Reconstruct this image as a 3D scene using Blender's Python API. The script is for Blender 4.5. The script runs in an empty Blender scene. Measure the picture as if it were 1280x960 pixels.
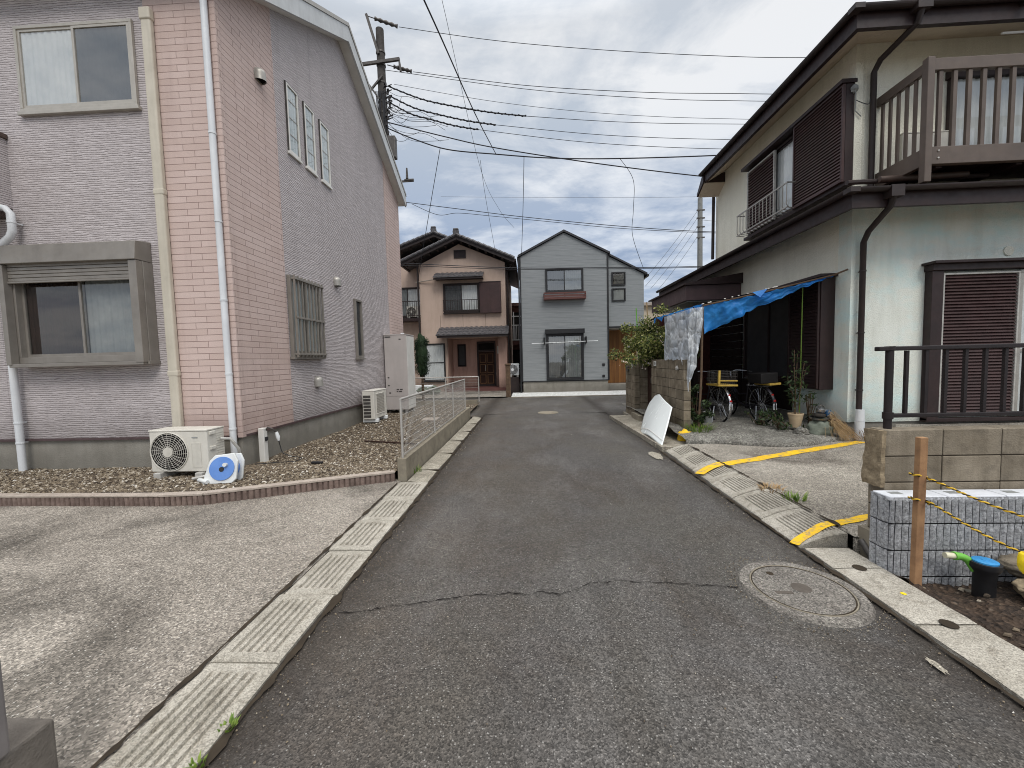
import bpy, math, random
import numpy as np
from mathutils import Vector, Matrix
random.seed(7); RNG = np.random.default_rng(7)
SC = bpy.context.scene
COL = SC.collection
PI = math.pi

# ---------------------------------------------------------------- materials
def lin(c):
    c = c / 255.0
    return c / 12.92 if c <= 0.04045 else ((c + 0.055) / 1.055) ** 2.4
def S(r, g, b, k=1.0):
    return (min(1, lin(r) * k), min(1, lin(g) * k), min(1, lin(b) * k), 1)

class Mat:
    def __init__(s, name, rough=0.8, spec=0.3):
        s.m = bpy.data.materials.new(name); s.m.use_nodes = True
        s.t = s.m.node_tree; s.n = s.t.nodes; s.l = s.t.links
        s.b = s.n['Principled BSDF']; s.out = s.n['Material Output']
        s.b.inputs['Roughness'].default_value = rough
        s.b.inputs['Specular IOR Level'].default_value = spec
        s._c = None
    def node(s, typ, **kw):
        n = s.n.new(typ)
        for k, v in kw.items(): setattr(n, k, v)
        return n
    def put(s, sock, v):
        if isinstance(v, bpy.types.NodeSocket): s.l.new(v, sock)
        elif v is not None: sock.default_value = v
    def coord(s, rand=False):
        if s._c is None:
            tc = s.node('ShaderNodeTexCoord')
            if rand:
                oi = s.node('ShaderNodeObjectInfo')
                va = s.node('ShaderNodeVectorMath', operation='MULTIPLY_ADD')
                s.l.new(oi.outputs['Random'], va.inputs[0]); va.inputs[1].default_value = (37, 53, 71)
                s.l.new(tc.outputs['Object'], va.inputs[2]); s._c = va.outputs[0]
            else: s._c = tc.outputs['Object']
        return s._c
    def map(s, scale=(1, 1, 1), rot=(0, 0, 0), vec=None, loc=(0, 0, 0)):
        n = s.node('ShaderNodeMapping'); s.l.new(vec or s.coord(), n.inputs[0])
        n.inputs['Scale'].default_value = scale; n.inputs['Rotation'].default_value = rot
        n.inputs['Location'].default_value = loc
        return n.outputs[0]
    def noise(s, scale, detail=4, rough=0.55, vec=None, dist=0):
        n = s.node('ShaderNodeTexNoise'); s.l.new(vec or s.coord(), n.inputs['Vector'])
        n.inputs['Scale'].default_value = scale; n.inputs['Detail'].default_value = detail
        n.inputs['Roughness'].default_value = rough; n.inputs['Distortion'].default_value = dist
        return n.outputs['Fac']
    def voro(s, scale, vec=None, out='Distance', feature='F1', rnd=1):
        n = s.node('ShaderNodeTexVoronoi', feature=feature); s.l.new(vec or s.coord(), n.inputs['Vector'])
        n.inputs['Scale'].default_value = scale; n.inputs['Randomness'].default_value = rnd
        return n.outputs[out]
    def ramp(s, fac, stops, const=False):
        n = s.node('ShaderNodeValToRGB'); s.l.new(fac, n.inputs[0]); e = n.color_ramp.elements
        while len(e) < len(stops): e.new(0.5)
        for i, (p, c) in enumerate(stops):
            e[i].position = p
            e[i].color = c if not isinstance(c, (int, float)) else (c, c, c, 1)
        if const: n.color_ramp.interpolation = 'CONSTANT'
        return n.outputs[0]
    def mix(s, fac, a, b, blend='MIX'):
        n = s.node('ShaderNodeMix', data_type='RGBA', blend_type=blend)
        s.put(n.inputs[0], fac); s.put(n.inputs[6], a); s.put(n.inputs[7], b)
        return n.outputs[2]
    def math(s, op, a, b=None, clamp=False):
        n = s.node('ShaderNodeMath', operation=op); n.use_clamp = clamp
        s.put(n.inputs[0], a); s.put(n.inputs[1], b); return n.outputs[0]
    def sep(s, vec=None):
        n = s.node('ShaderNodeSeparateXYZ'); s.l.new(vec or s.coord(), n.inputs[0]); return n.outputs
    def comb(s, x, y, z):
        n = s.node('ShaderNodeCombineXYZ')
        s.put(n.inputs[0], x); s.put(n.inputs[1], y); s.put(n.inputs[2], z); return n.outputs[0]
    def bump(s, h, strength=0.5, dist=0.01, nrm=None):
        n = s.node('ShaderNodeBump'); s.l.new(h, n.inputs['Height'])
        n.inputs['Strength'].default_value = strength; n.inputs['Distance'].default_value = dist
        if nrm: s.l.new(nrm, n.inputs['Normal'])
        return n.outputs[0]
    def color(s, c): s.put(s.b.inputs['Base Color'], c); return s
    def normal(s, n): s.l.new(n, s.b.inputs['Normal']); return s
    def set(s, **kw):
        for k, v in kw.items(): s.put(s.b.inputs[k.replace('_', ' ')], v)
        return s

MT = {}
def worn(name, c1, c2, scale=6, rough=0.7, spec=0.3, bump=0.0, bscale=60, metal=0, grime=0.0, rand=True, streak=0.0, island=0.0):
    """paint / plastic / metal / plaster with uneven tone, fine grain and optional vertical streaks"""
    m = Mat(name, rough, spec); m.coord(rand)
    c = m.mix(m.ramp(m.noise(scale, 6, 0.6), [(0.3, 0.0), (0.7, 1.0)]), c1, c2)
    if streak:
        st = m.ramp(m.noise(1, 5, 0.6, m.map((9, 9, 0.7))), [(0.45, 0.0), (0.75, 1.0)])
        c = m.mix(m.math('MULTIPLY', st, streak), c, (c1[0] * .35, c1[1] * .33, c1[2] * .3, 1))
    if grime:
        g = m.ramp(m.noise(scale * 2.7, 8, 0.7), [(0.5, 0.0), (0.72, 1.0)])
        c = m.mix(m.math('MULTIPLY', g, grime), c, (0.05, 0.042, 0.035, 1))
    if island:
        g = m.node('ShaderNodeNewGeometry'); k = m.ramp(g.outputs['Random Per Island'], [(0.0, 1-island), (1.0, 1+island*.7)])
        c = m.mix(1.0, c, k, 'MULTIPLY')
    m.color(c); m.set(Metallic=metal)
    r = m.ramp(m.noise(scale * 3, 3), [(0.3, max(0, rough - 0.08)), (0.7, min(1, rough + 0.1))]); m.set(Roughness=r)
    if bump: m.normal(m.bump(m.noise(bscale, 4), bump, 0.006))
    MT[name] = m.m; return m.m

def glass(name, tint=0.75, gloss=0.16):
    m = Mat(name); n = m.n
    tr = m.node('ShaderNodeBsdfTransparent'); tr.inputs[0].default_value = (tint, tint * 1.01, tint * 1.0, 1)
    gl = m.node('ShaderNodeBsdfGlossy'); gl.inputs['Roughness'].default_value = 0.02
    w = m.bump(m.noise(1.3, 2), 0.04, 0.02); m.l.new(w, gl.inputs['Normal'])
    lw = m.node('ShaderNodeLayerWeight'); lw.inputs[0].default_value = .5
    f = m.math('ADD', m.math('MULTIPLY', m.math('POWER', lw.outputs['Facing'], 4.0), .7), gloss, True)
    mx = m.node('ShaderNodeMixShader'); m.l.new(f, mx.inputs[0]); m.l.new(tr.outputs[0], mx.inputs[1]); m.l.new(gl.outputs[0], mx.inputs[2])
    m.l.new(mx.outputs[0], m.out.inputs[0]); n.remove(m.b); MT[name] = m.m; return m.m

def mk_ground(name, base, dark, light, agg=170, patch=0.7, stain=None, speck=0.5, bumpd=0.004, edge=None, tint=False):
    """asphalt / exposed aggregate concrete: big patches, grit and pale stones"""
    m = Mat(name, 0.85, 0.35)
    big = m.noise(patch, 7, 0.62, dist=0.6)
    c = m.mix(m.ramp(big, [(0.3, 0.0), (0.7, 1.0)]), dark, base)
    mid = m.noise(9, 6, 0.7)
    c = m.mix(m.ramp(mid, [(0.35, 0.0), (0.75, 0.4)]), c, tuple(x * 0.6 for x in dark[:3]) + (1,))
    if stain:
        st = m.ramp(m.noise(stain[1], 8, 0.72, m.map((1, 1, 1), loc=stain[2]), 1.0), [(0.47, 0.0), (0.68, 1.0)])
        c = m.mix(m.math('MULTIPLY', st, stain[3]), c, stain[0])
    if tint:
        c = m.mix(m.ramp(m.noise(1.1, 5, .6, m.map((1, .55, 1), loc=(7, 3, 0))), [(0.42, 0.0), (0.7, 0.6)]), c, S(88, 84, 76))
        c = m.mix(m.ramp(m.noise(0.9, 6, .65, m.map((1, .4, 1), loc=(1, 9, 0))), [(0.5, 0.0), (0.68, 0.65)]), c, S(112, 109, 106))
        c = m.mix(m.ramp(m.noise(26, 5, .75), [(0.5, 0.0), (0.68, 0.6)]), c, S(50, 46, 42))
        xx = m.sep()[0]; br = m.math('MULTIPLY', m.ramp(m.math('ADD', m.math('MULTIPLY', xx, .25), .5), [(.15, 1.0), (.62, 0.0)]), m.ramp(m.noise(1.6, 6, .65), [(.35, 0.1), (.65, .7)]))
        c = m.mix(br, c, S(86, 76, 66))
    cell = m.voro(agg, out='Color'); sp = m.sep(cell)
    grit = m.ramp(sp[0], [(0.0, 0.42), (0.55, .95), (0.9, 1.35), (1.0, 1.9)])
    c = m.mix(1.0, c, grit, 'MULTIPLY')
    dots = m.ramp(m.voro(agg * 0.42), [(0.12, 1.0), (0.27, 0.0)])
    pick = m.ramp(m.sep(m.voro(agg * 0.42, out='Color'))[1], [(0.62, 0.0), (0.7, 1.0)])
    c = m.mix(m.math('MULTIPLY', m.math('MULTIPLY', dots, pick), speck), c, light)
    if edge:
        x = m.sep()[0]
        for xe, w in edge:
            d = m.math('ABSOLUTE', m.math('SUBTRACT', x, xe))
            d = m.math('ADD', d, m.math('MULTIPLY', m.math('SUBTRACT', m.noise(6, 5, .7), 0.5), 0.35))
            f = m.ramp(d, [(0.0, 0.75), (w, 0.0)])
            c = m.mix(f, c, S(58, 50, 42, .6))
    m.color(c)
    h = m.math('ADD', m.math('MULTIPLY', m.voro(agg), 1.0), m.math('MULTIPLY', m.noise(agg * 0.5, 3), 0.8))
    m.normal(m.bump(h, 0.75, bumpd))
    m.set(Roughness=m.ramp(big, [(0.3, 0.72), (0.7, 0.92)]))
    MT[name] = m.m; return m.m

mk_ground('asphalt', S(98, 95, 92), S(73, 70, 67), S(176, 173, 167), agg=135, patch=0.55, stain=(S(66, 57, 48), 0.5, (3, 1, 0), 0.75), speck=0.6, bumpd=.006, edge=[(-1.36, .34), (2.18, .26)], tint=True)
mk_ground('drive_concrete', S(163, 155, 144), S(132, 124, 114), S(216, 211, 202), agg=105, patch=0.8, stain=(S(74, 69, 62), 0.5, (0, 0, 0), .85), speck=0.75, bumpd=0.005)
mk_ground('side_concrete', S(172, 165, 153), S(134, 127, 116), S(220, 215, 205), agg=110, patch=0.9, stain=(S(84, 76, 68), 0.8, (5, 2.5, 0), 0.8), speck=0.5, bumpd=0.006)
mk_ground('gutter_concrete', S(180, 173, 158), S(142, 135, 121), S(216, 211, 200), agg=140, patch=2.0, stain=(S(92, 82, 68), 2.3, (1, 2, 0), 0.55), speck=0.4, bumpd=0.003)
mk_ground('manhole_concrete', S(140, 135, 127), S(106, 101, 95), S(190, 182, 168), agg=120, patch=2.5, stain=(S(70, 62, 56), 3.0, (1, 2, 0), 0.5), speck=0.5, bumpd=0.005)
mk_ground('pale_concrete', S(225, 225, 222), S(205, 205, 200), S(240, 240, 240), agg=90, patch=1.5, speck=0.1, bumpd=0.001)
mk_ground('rough_concrete', S(150, 148, 140), S(112, 108, 100), S(200, 196, 188), agg=60, patch=2.5, stain=(S(70, 66, 60), 1.8, (1, 7, 0), 0.7), speck=0.3, bumpd=0.012)
mk_ground('soil', S(72, 58, 46), S(48, 38, 31), S(125, 112, 98), agg=45, patch=2.0, speck=0.5, bumpd=0.02)
mk_ground('gravel_ground', S(120, 106, 88), S(86, 75, 62), S(190, 180, 165), agg=35, patch=1.2, speck=0.5, bumpd=0.02)
mk_ground('far_ground', S(110, 105, 95), S(90, 86, 78), S(150, 145, 135), agg=20, patch=0.1, speck=0.1)

def lid_mat():
    m = Mat('lid_concrete', 0.88, 0.3); m.coord(True)
    c = m.mix(m.ramp(m.noise(2.2, 7, .65), [(0.3, 0.0), (0.7, 1.0)]), S(148, 142, 130), S(184, 178, 166))
    c = m.mix(m.ramp(m.noise(11, 8, .75), [(0.5, 0.0), (0.75, 0.75)]), c, S(95, 85, 70))
    c = m.mix(1.0, c, m.ramp(m.sep(m.voro(170, out='Color'))[0], [(0, .6), (.6, 1.0), (1, 1.25)]), 'MULTIPLY')
    g = m.node('ShaderNodeNewGeometry')
    z = m.sep()[2]
    m.color(c); m.normal(m.bump(m.math('ADD', m.voro(170), m.noise(60, 3)), 0.4, 0.003)); MT['lid_concrete'] = m.m
lid_mat()

def siding_grey():
    """mauve-grey siding pressed with fine stacked horizontal strips"""
    m = Mat('grey_siding', 0.75, 0.3); o = m.sep(); a = m.math('ADD', o[0], o[1])
    wob = m.math('MULTIPLY', m.math('SUBTRACT', m.noise(1, 4, .6, m.map((5, 1, 14), vec=m.comb(a, 0.0, o[2]))), .5), 0.055)
    zz = m.math('DIVIDE', m.math('ADD', o[2], wob), 0.031)
    f = m.math('FRACT', zz); row = m.math('FLOOR', zz)
    strip = m.ramp(m.noise(1, 2, .5, m.map((3.2, 7.3, 1), vec=m.comb(a, row, 0.0))), [(0.3, 0.0), (0.7, 1.0)])
    h = m.math('MULTIPLY', m.ramp(f, [(0.0, 0.0), (0.22, 0.75), (0.7, 1.0), (1.0, 0.0)]), m.math('ADD', m.math('MULTIPLY', strip, .6), .4))
    h = m.math('ADD', h, m.math('MULTIPLY', m.noise(1, 4, .7, m.map((40, 1, 60), vec=m.comb(a, 0.0, o[2]))), .3))
    c = m.ramp(h, [(0.15, S(124, 115, 114)), (0.5, S(184, 176, 175)), (1.1, S(206, 198, 198))])
    c = m.mix(m.ramp(m.noise(0.6, 5, .6), [(0.35, 0.0), (0.75, 0.3)]), c, S(160, 152, 152))
    st = m.ramp(m.noise(1, 5, .6, m.map((5, 5, 0.35))), [(0.5, 0.0), (0.8, 0.22)])
    c = m.mix(st, c, S(104, 97, 96))
    seam = m.math('FRACT', m.math('DIVIDE', m.math('ADD', a, 50.72), 3.03))
    c = m.mix(m.ramp(seam, [(0.0, 0.5), (0.004, 0.0)]), c, S(80, 72, 72))
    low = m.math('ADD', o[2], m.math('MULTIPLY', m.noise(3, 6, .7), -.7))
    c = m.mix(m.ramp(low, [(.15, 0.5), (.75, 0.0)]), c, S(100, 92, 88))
    m.color(c); m.normal(m.bump(h, 0.75, 0.012)); MT['grey_siding'] = m.m
siding_grey()

def siding_brick(name, c1, c2, mort, w=0.455, h=0.0895):
    m = Mat(name, 0.7, 0.3); o = m.sep(); a = m.math('ADD', o[0], o[1])
    v = m.comb(m.math('ADD', a, 20.0), m.math('ADD', o[2], 5.0), 0.0)
    b = m.node('ShaderNodeTexBrick'); m.l.new(v, b.inputs['Vector'])
    b.inputs['Scale'].default_value = 1; b.inputs['Brick Width'].default_value = w; b.inputs['Row Height'].default_value = h
    b.inputs['Mortar Size'].default_value = 0.0042; b.inputs['Mortar Smooth'].default_value = 0.3
    b.inputs['Color1'].default_value = c1; b.inputs['Color2'].default_value = c2; b.inputs['Mortar'].default_value = mort
    b.offset = 0.37
    c = m.mix(m.ramp(m.noise(0.8, 6, .65), [(0.35, 0.0), (0.75, 0.3)]), b.outputs[0], tuple(x * .72 for x in c1[:3]) + (1,))
    st = m.ramp(m.noise(1, 5, .6, m.map((6, 6, 0.4))), [(0.52, 0.0), (0.8, 0.22)])
    c = m.mix(st, c, S(120, 92, 84))
    c = m.mix(1.0, c, m.ramp(m.noise(90, 4, .7), [(0.3, 0.86), (0.7, 1.1)]), 'MULTIPLY')
    low = m.math('ADD', o[2], m.math('MULTIPLY', m.noise(3, 6, .7), -.7))
    c = m.mix(m.ramp(low, [(.15, 0.45), (.8, 0.0)]), c, S(120, 98, 90))
    c = m.mix(m.ramp(m.noise(0.33, 3, .5), [(0.35, 0.0), (0.7, .18)]), c, S(168, 142, 132))
    m.color(c)
    hh = m.math('SUBTRACT', m.math('MULTIPLY', m.noise(70, 4), 0.25), b.outputs['Fac'])
    m.normal(m.bump(hh, 0.8, 0.012)); MT[name] = m.m
siding_brick('pink_siding', S(210, 189, 181), S(201, 179, 170), S(152, 128, 121))

def siding_far():
    m = Mat('grey_board', 0.65, 0.3); o = m.sep(); a = m.math('ADD', o[0], o[1])
    f = m.math('FRACT', m.math('DIVIDE', o[2], 0.23)); l = m.ramp(f, [(0.0, 1.0), (0.06, 0.0)])
    f2 = m.math('FRACT', m.math('DIVIDE', o[2], 0.0575)); l2 = m.ramp(f2, [(0.0, 0.35), (0.2, 0.0)])
    n = m.noise(1, 4, .6, m.map((1.5, 1, 20), vec=m.comb(a, 0.0, o[2])))
    c = m.mix(m.ramp(n, [(0.3, 0.0), (0.7, 1.0)]), S(132, 136, 138), S(149, 152, 153))
    c = m.mix(m.math('MAXIMUM', l, l2), c, S(104, 108, 110)); m.color(c)
    m.normal(m.bump(m.math('SUBTRACT', 1.0, l), 0.4, 0.008)); MT['grey_board'] = m.m
siding_far()

def stucco(name, c1, c2, stainc, stain=0.4, bd=0.006, green=None):
    m = Mat(name, 0.9, 0.2)
    c = m.mix(m.ramp(m.noise(0.9, 7, .65), [(0.3, 0.0), (0.7, 1.0)]), c1, c2)
    st = m.ramp(m.noise(1, 6, .65, m.map((3.2, 3.2, 0.5))), [(0.46, 0.0), (0.76, 1.0)])
    c = m.mix(m.math('MULTIPLY', st, stain), c, stainc)
    if green:
        g = m.ramp(m.noise(1, 6, .7, m.map((1.2, 1.2, 2.2), loc=(4, 2, 8))), [(0.44, 0.0), (0.66, 0.8)])
        c = m.mix(g, c, green)
    z = m.sep()[2]
    low = m.math('ADD', z, m.math('MULTIPLY', m.noise(4, 5), -0.5))
    c = m.mix(m.ramp(low, [(0.0, 0.55), (0.55, 0.0)]), c, tuple(x * .5 for x in stainc[:3]) + (1,))
    c = m.mix(1.0, c, m.ramp(m.noise(140, 3, .7), [(0.3, 0.86), (0.7, 1.1)]), 'MULTIPLY')
    m.color(c); m.normal(m.bump(m.math('ADD', m.noise(110, 4, .7), m.voro(60)), 0.7, bd)); MT[name] = m.m
stucco('cream_stucco', S(240, 238, 224), S(226, 223, 206), S(186, 182, 166), 0.3)
stucco('mint_stucco', S(234, 237, 230), S(224, 226, 214), S(176, 178, 164), 0.5, green=S(206, 230, 228))
stucco('pink_stucco', S(202, 180, 165), S(190, 168, 153), S(150, 128, 114), 0.35, 0.004)
stucco('porch_stucco', S(200, 166, 152), S(186, 154, 140), S(104, 78, 70), 0.4, 0.004)
stucco('foundation', S(176, 172, 162), S(158, 153, 143), S(110, 104, 94), 0.45, 0.003)
stucco('beige_far', S(214, 200, 180), S(200, 186, 166), S(150, 135, 118), 0.3)

worn('white_metal', S(224, 222, 216), S(206, 203, 196), 3, 0.5, 0.4, grime=.06)
worn('roof_edge', S(200, 202, 202), S(184, 186, 186), 3, 0.45, 0.5, streak=.2)
worn('white_pvc', S(226, 228, 230), S(208, 211, 214), 2.5, 0.4, 0.45, streak=.25, grime=.08)
worn('beige_pvc', S(206, 198, 182), S(190, 182, 166), 2.5, 0.5, 0.4, streak=.25, grime=.1)
worn('ac_white', S(214, 210, 200), S(200, 196, 185), 4, 0.45, 0.45, streak=.18, grime=.08)
worn('ac_light', S(218, 214, 204), S(205, 200, 190), 4, 0.45, 0.45, streak=.1)
worn('tank_grey', S(184, 176, 172), S(172, 165, 161), 2, 0.5, 0.4, streak=.1)
worn('aluminium', S(186, 180, 170), S(168, 162, 152), 5, 0.38, 0.5, metal=.3, grime=.08)
worn('bronze_alu', S(146, 140, 132), S(130, 124, 117), 4, 0.42, 0.5, metal=.25, grime=.1, streak=.15)
worn('silver_alu', S(170, 166, 158), S(150, 146, 140), 5, 0.4, 0.5, metal=.4)
worn('black_alu', S(42, 42, 44), S(32, 32, 34), 5, 0.45, 0.4)
worn('dark_brown', S(50, 34, 33), S(38, 26, 26), 5, 0.5, 0.4, grime=.15, streak=.2)
worn('shutter_brown', S(72, 50, 49), S(57, 40, 39), 3, 0.5, 0.4, grime=.12, streak=.2)
worn('brown_trim', S(50, 39, 37), S(37, 29, 28), 3, 0.55, 0.4, grime=.2)
worn('balcony_brown', S(102, 89, 80), S(84, 73, 66), 3, 0.5, 0.4, streak=.2, grime=.08)
worn('black_iron', S(40, 32, 32), S(28, 23, 24), 9, 0.5, 0.4, grime=.1, bump=.15)
worn('dark_void', S(20, 18, 18), S(14, 13, 13), 2, 0.9, 0.1)
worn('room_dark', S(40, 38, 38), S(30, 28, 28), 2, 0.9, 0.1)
worn('curtain_white', S(228, 230, 230), S(208, 212, 214), 4, 0.9, 0.1)
worn('curtain_shade', S(92, 95, 97), S(76, 79, 82), 4, 0.9, 0.1)  # white curtain darkened in colour to look dim behind the pane
worn('room_shade_brown', S(58, 44, 40), S(40, 31, 29), 2.5, 0.8, 0.2)  # dark interior and brown pane reflection, painted on a curtain sheet
worn('curtain_dim', S(146, 150, 150), S(124, 128, 130), 4, 0.9, 0.1)  # same curtain in a half-dimmed tone
worn('frosted', S(196, 204, 206), S(180, 190, 192), 1.5, 0.25, 0.5)
worn('screen_grey', S(66, 66, 66), S(54, 54, 56), 2.0, 0.5, 0.3)
worn('tile_roof', S(96, 94, 96), S(66, 64, 66), 9, 0.5, 0.4, grime=.3)
worn('tile_brown', S(88, 62, 56), S(60, 44, 42), 9, 0.55, 0.35, grime=.3)
worn('roof_dark', S(60, 60, 64), S(48, 48, 52), 4, 0.55, 0.4)
worn('wood_door', S(126, 92, 58), S(106, 76, 46), 5, 0.55, 0.4)
worn('pole_concrete', S(88, 84, 81), S(68, 65, 63), 5, 0.9, 0.2, streak=.4)
worn('pole_far', S(140, 140, 136), S(120, 120, 118), 5, 0.9, 0.2, streak=.3)
worn('wire_black', S(44, 44, 48), S(36, 36, 40), 2, 0.6, 0.3)
worn('wire_grey', S(92, 95, 100), S(78, 80, 86), 2, 0.6, 0.3)
worn('steel_dark', S(96, 92, 88), S(70, 66, 64), 8, 0.5, 0.5, metal=.5, grime=.2)
worn('porcelain', S(190, 188, 182), S(150, 146, 140), 8, 0.3, 0.5)
worn('hood_white', S(234, 238, 236), S(224, 229, 227), 1.5, 0.22, 0.5, grime=.05)
worn('old_block', S(148, 138, 122), S(116, 106, 91), 4, 0.95, 0.2, .8, 90, grime=.45, streak=.65, island=.14)
worn('wall_block', S(146, 135, 117), S(108, 98, 83), 5, 0.95, 0.2, .8, 90, grime=.5, streak=.55, island=.22)
worn('mortar', S(64, 57, 48), S(52, 46, 40), 9, 0.95, 0.1, .5, 90)
worn('broken_concrete', S(164, 148, 122), S(120, 106, 86), 14, 0.95, 0.2, 1, 40, grime=.5)
worn('kerb_concrete', S(150, 142, 126), S(122, 114, 100), 3, 0.92, 0.2, .6, 110, grime=.4, streak=.3)
worn('edging_brick', S(134, 117, 108), S(104, 88, 81), 16, 0.9, 0.25, .8, 120, grime=.3, island=.2)
worn('edging_top', S(182, 170, 158), S(156, 144, 133), 12, 0.9, 0.25, .8, 120, grime=.25)
worn('stake_wood', S(172, 134, 98), S(140, 106, 78), 10, 0.75, 0.25, .4, 50, grime=.2, streak=.35)
worn('old_wood', S(112, 92, 74), S(86, 70, 58), 10, 0.85, 0.2, .4, 50, grime=.3, streak=.3)
worn('post_steel', S(128, 122, 120), S(112, 107, 106), 5, 0.55, 0.4, grime=.1)
worn('mesh_steel', S(186, 182, 176), S(170, 166, 160), 5, 0.45, 0.5, metal=.3)
worn('pipe_black', S(34, 34, 36), S(26, 26, 28), 8, 0.5, 0.4, grime=.1)
worn('lid_blue', S(62, 150, 206), S(46, 128, 186), 9, 0.5, 0.4, .15, 80, grime=.4)
worn('elbow_green', S(118, 190, 76), S(98, 166, 60), 8, 0.5, 0.4, grime=.25)
worn('pvc_end', S(216, 212, 184), S(198, 192, 164), 8, 0.5, 0.4)
worn('tag_yellow', S(240, 214, 28), S(226, 196, 16), 8, 0.5, 0.4)
worn('reel_blue', S(104, 144, 208), S(88, 128, 194), 6, 0.4, 0.45, grime=.05)
worn('reel_white', S(226, 228, 226), S(206, 208, 206), 6, 0.45, 0.45, grime=.1)
worn('tyre', S(30, 29, 29), S(22, 22, 22), 20, 0.85, 0.2)
worn('chrome', S(190, 190, 192), S(150, 150, 152), 15, 0.25, 0.6, metal=.9)
worn('bike_frame', S(46, 42, 50), S(34, 32, 38), 10, 0.35, 0.5)
worn('crate_yellow', S(206, 174, 84), S(180, 148, 66), 10, 0.5, 0.4, grime=.15)
worn('reflector_red', S(190, 40, 34), S(160, 28, 26), 10, 0.25, 0.5)
worn('saddle_black', S(34, 32, 32), S(26, 25, 25), 10, 0.6, 0.3)
worn('terracotta', S(196, 176, 146), S(176, 154, 124), 8, 0.8, 0.25, grime=.15)
worn('rock', S(128, 134, 122), S(92, 98, 88), 8, 0.9, 0.2, .9, 30, grime=.35)
worn('straw', S(186, 160, 122), S(142, 116, 84), 12, 0.9, 0.15)
worn('pot_metal', S(150, 148, 146), S(110, 108, 106), 12, 0.35, 0.5, metal=.8, grime=.2)
worn('blue_enamel', S(60, 96, 130), S(48, 80, 112), 8, 0.35, 0.5)
worn('bucket_grey', S(150, 152, 150), S(128, 130, 128), 8, 0.5, 0.4, grime=.15)
worn('bark', S(96, 80, 64), S(66, 54, 44), 14, 0.95, 0.15, .9, 40)
worn('porch_shade', S(36, 26, 24), S(26, 19, 18), 5, .85, .15)  # near-black base colour puts the porch gloom into door and panelling
worn('iron_dark', S(98, 90, 82), S(76, 70, 64), 12, .8, .3, .5, 90, grime=.3)
worn('dark_wood', S(66, 46, 38), S(50, 35, 30), 6, 0.8, 0.2, grime=.2)  # dark brown timber tone
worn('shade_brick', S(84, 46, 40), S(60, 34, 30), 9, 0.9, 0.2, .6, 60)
worn('cap_brown', S(88, 72, 64), S(72, 60, 54), 5, 0.5, 0.4)
worn('plate_white', S(232, 232, 226), S(220, 220, 214), 5, 0.4, 0.4)
worn('ink', S(50, 50, 52), S(44, 44, 46), 5, 0.6, 0.3)
worn('white_bar', S(236, 238, 238), S(226, 228, 228), 5, 0.4, 0.4)
worn('apt_red', S(110, 74, 68), S(92, 62, 58), 4, 0.7, 0.3)
worn('crack_dark', S(36, 33, 31), S(26, 24, 23), 8, 0.95, 0.1)
worn('groove_dirt', S(66, 58, 48), S(50, 44, 38), 8, 0.95, 0.1)
worn('black_cable', S(36, 36, 38), S(28, 28, 30), 8, 0.5, 0.4)
worn('rope_yellow', S(226, 184, 60), S(206, 164, 44), 20, 0.7, 0.3)
worn('rope_black', S(48, 42, 36), S(40, 36, 30), 20, 0.7, 0.3)
worn('purple_brown', S(88, 70, 70), S(72, 57, 58), 3, 0.5, 0.4, streak=.15)

def yellow_paint():
    m = Mat('yellow_paint', 0.7, 0.3)
    c = m.mix(m.ramp(m.noise(5, 6, .65), [(0.3, 0.0), (0.7, 1.0)]), S(240, 196, 40), S(226, 178, 34))
    w = m.ramp(m.noise(11, 10, .8), [(0.50, 0.0), (0.60, 0.9)])
    c = m.mix(w, c, S(140, 130, 112)); m.color(c)
    m.normal(m.bump(m.noise(120, 4), .6, .004)); MT['yellow_paint'] = m.m
yellow_paint()

def split_face():
    m = Mat('split_face', 0.9, 0.25)
    c = m.ramp(m.noise(55, 6, .8), [(0.34, S(118, 118, 120)), (0.5, S(176, 177, 179)), (0.66, S(212, 213, 215))])
    c = m.mix(m.ramp(m.voro(130), [(0.05, 0.6), (0.2, 0.0)]), c, S(84, 84, 88)); m.color(c)
    m.normal(m.bump(m.noise(60, 8, .8), 1.0, .02)); MT['split_face'] = m.m
split_face()
worn('split_core', S(104, 104, 108), S(86, 86, 90), 30, 0.95, 0.1, .6, 90)
worn('gate_grey', S(128, 121, 113), S(100, 94, 88), 6, 0.95, 0.2, .8, 100, grime=.4, streak=.3)
worn('split_top', S(214, 216, 220), S(196, 198, 202), 9, 0.9, 0.2, .5, 140)

def leaf(name, c1, c2, c3):
    m = Mat(name, 0.55, 0.35); g = m.node('ShaderNodeNewGeometry')
    c = m.ramp(g.outputs['Random Per Island'], [(0.0, c1), (0.55, c2), (1.0, c3)])
    m.color(c); m.b.inputs['Subsurface Weight'].default_value = 0
    tl = m.node('ShaderNodeBsdfTranslucent'); m.l.new(c, tl.inputs[0])
    mx = m.node('ShaderNodeMixShader'); mx.inputs[0].default_value = 0.3
    m.l.new(m.b.outputs[0], mx.inputs[1]); m.l.new(tl.outputs[0], mx.inputs[2]); m.l.new(mx.outputs[0], m.out.inputs[0])
    MT[name] = m.m
leaf('leaf_shrub', S(58, 72, 32), S(118, 128, 62), S(184, 180, 118))
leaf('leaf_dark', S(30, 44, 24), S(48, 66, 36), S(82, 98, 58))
leaf('leaf_conifer', S(22, 38, 24), S(36, 56, 34), S(56, 76, 46))
leaf('leaf_grass', S(70, 96, 34), S(104, 132, 52), S(140, 158, 76))
leaf('flower', S(226, 222, 214), S(236, 216, 204), S(230, 190, 170))
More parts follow.
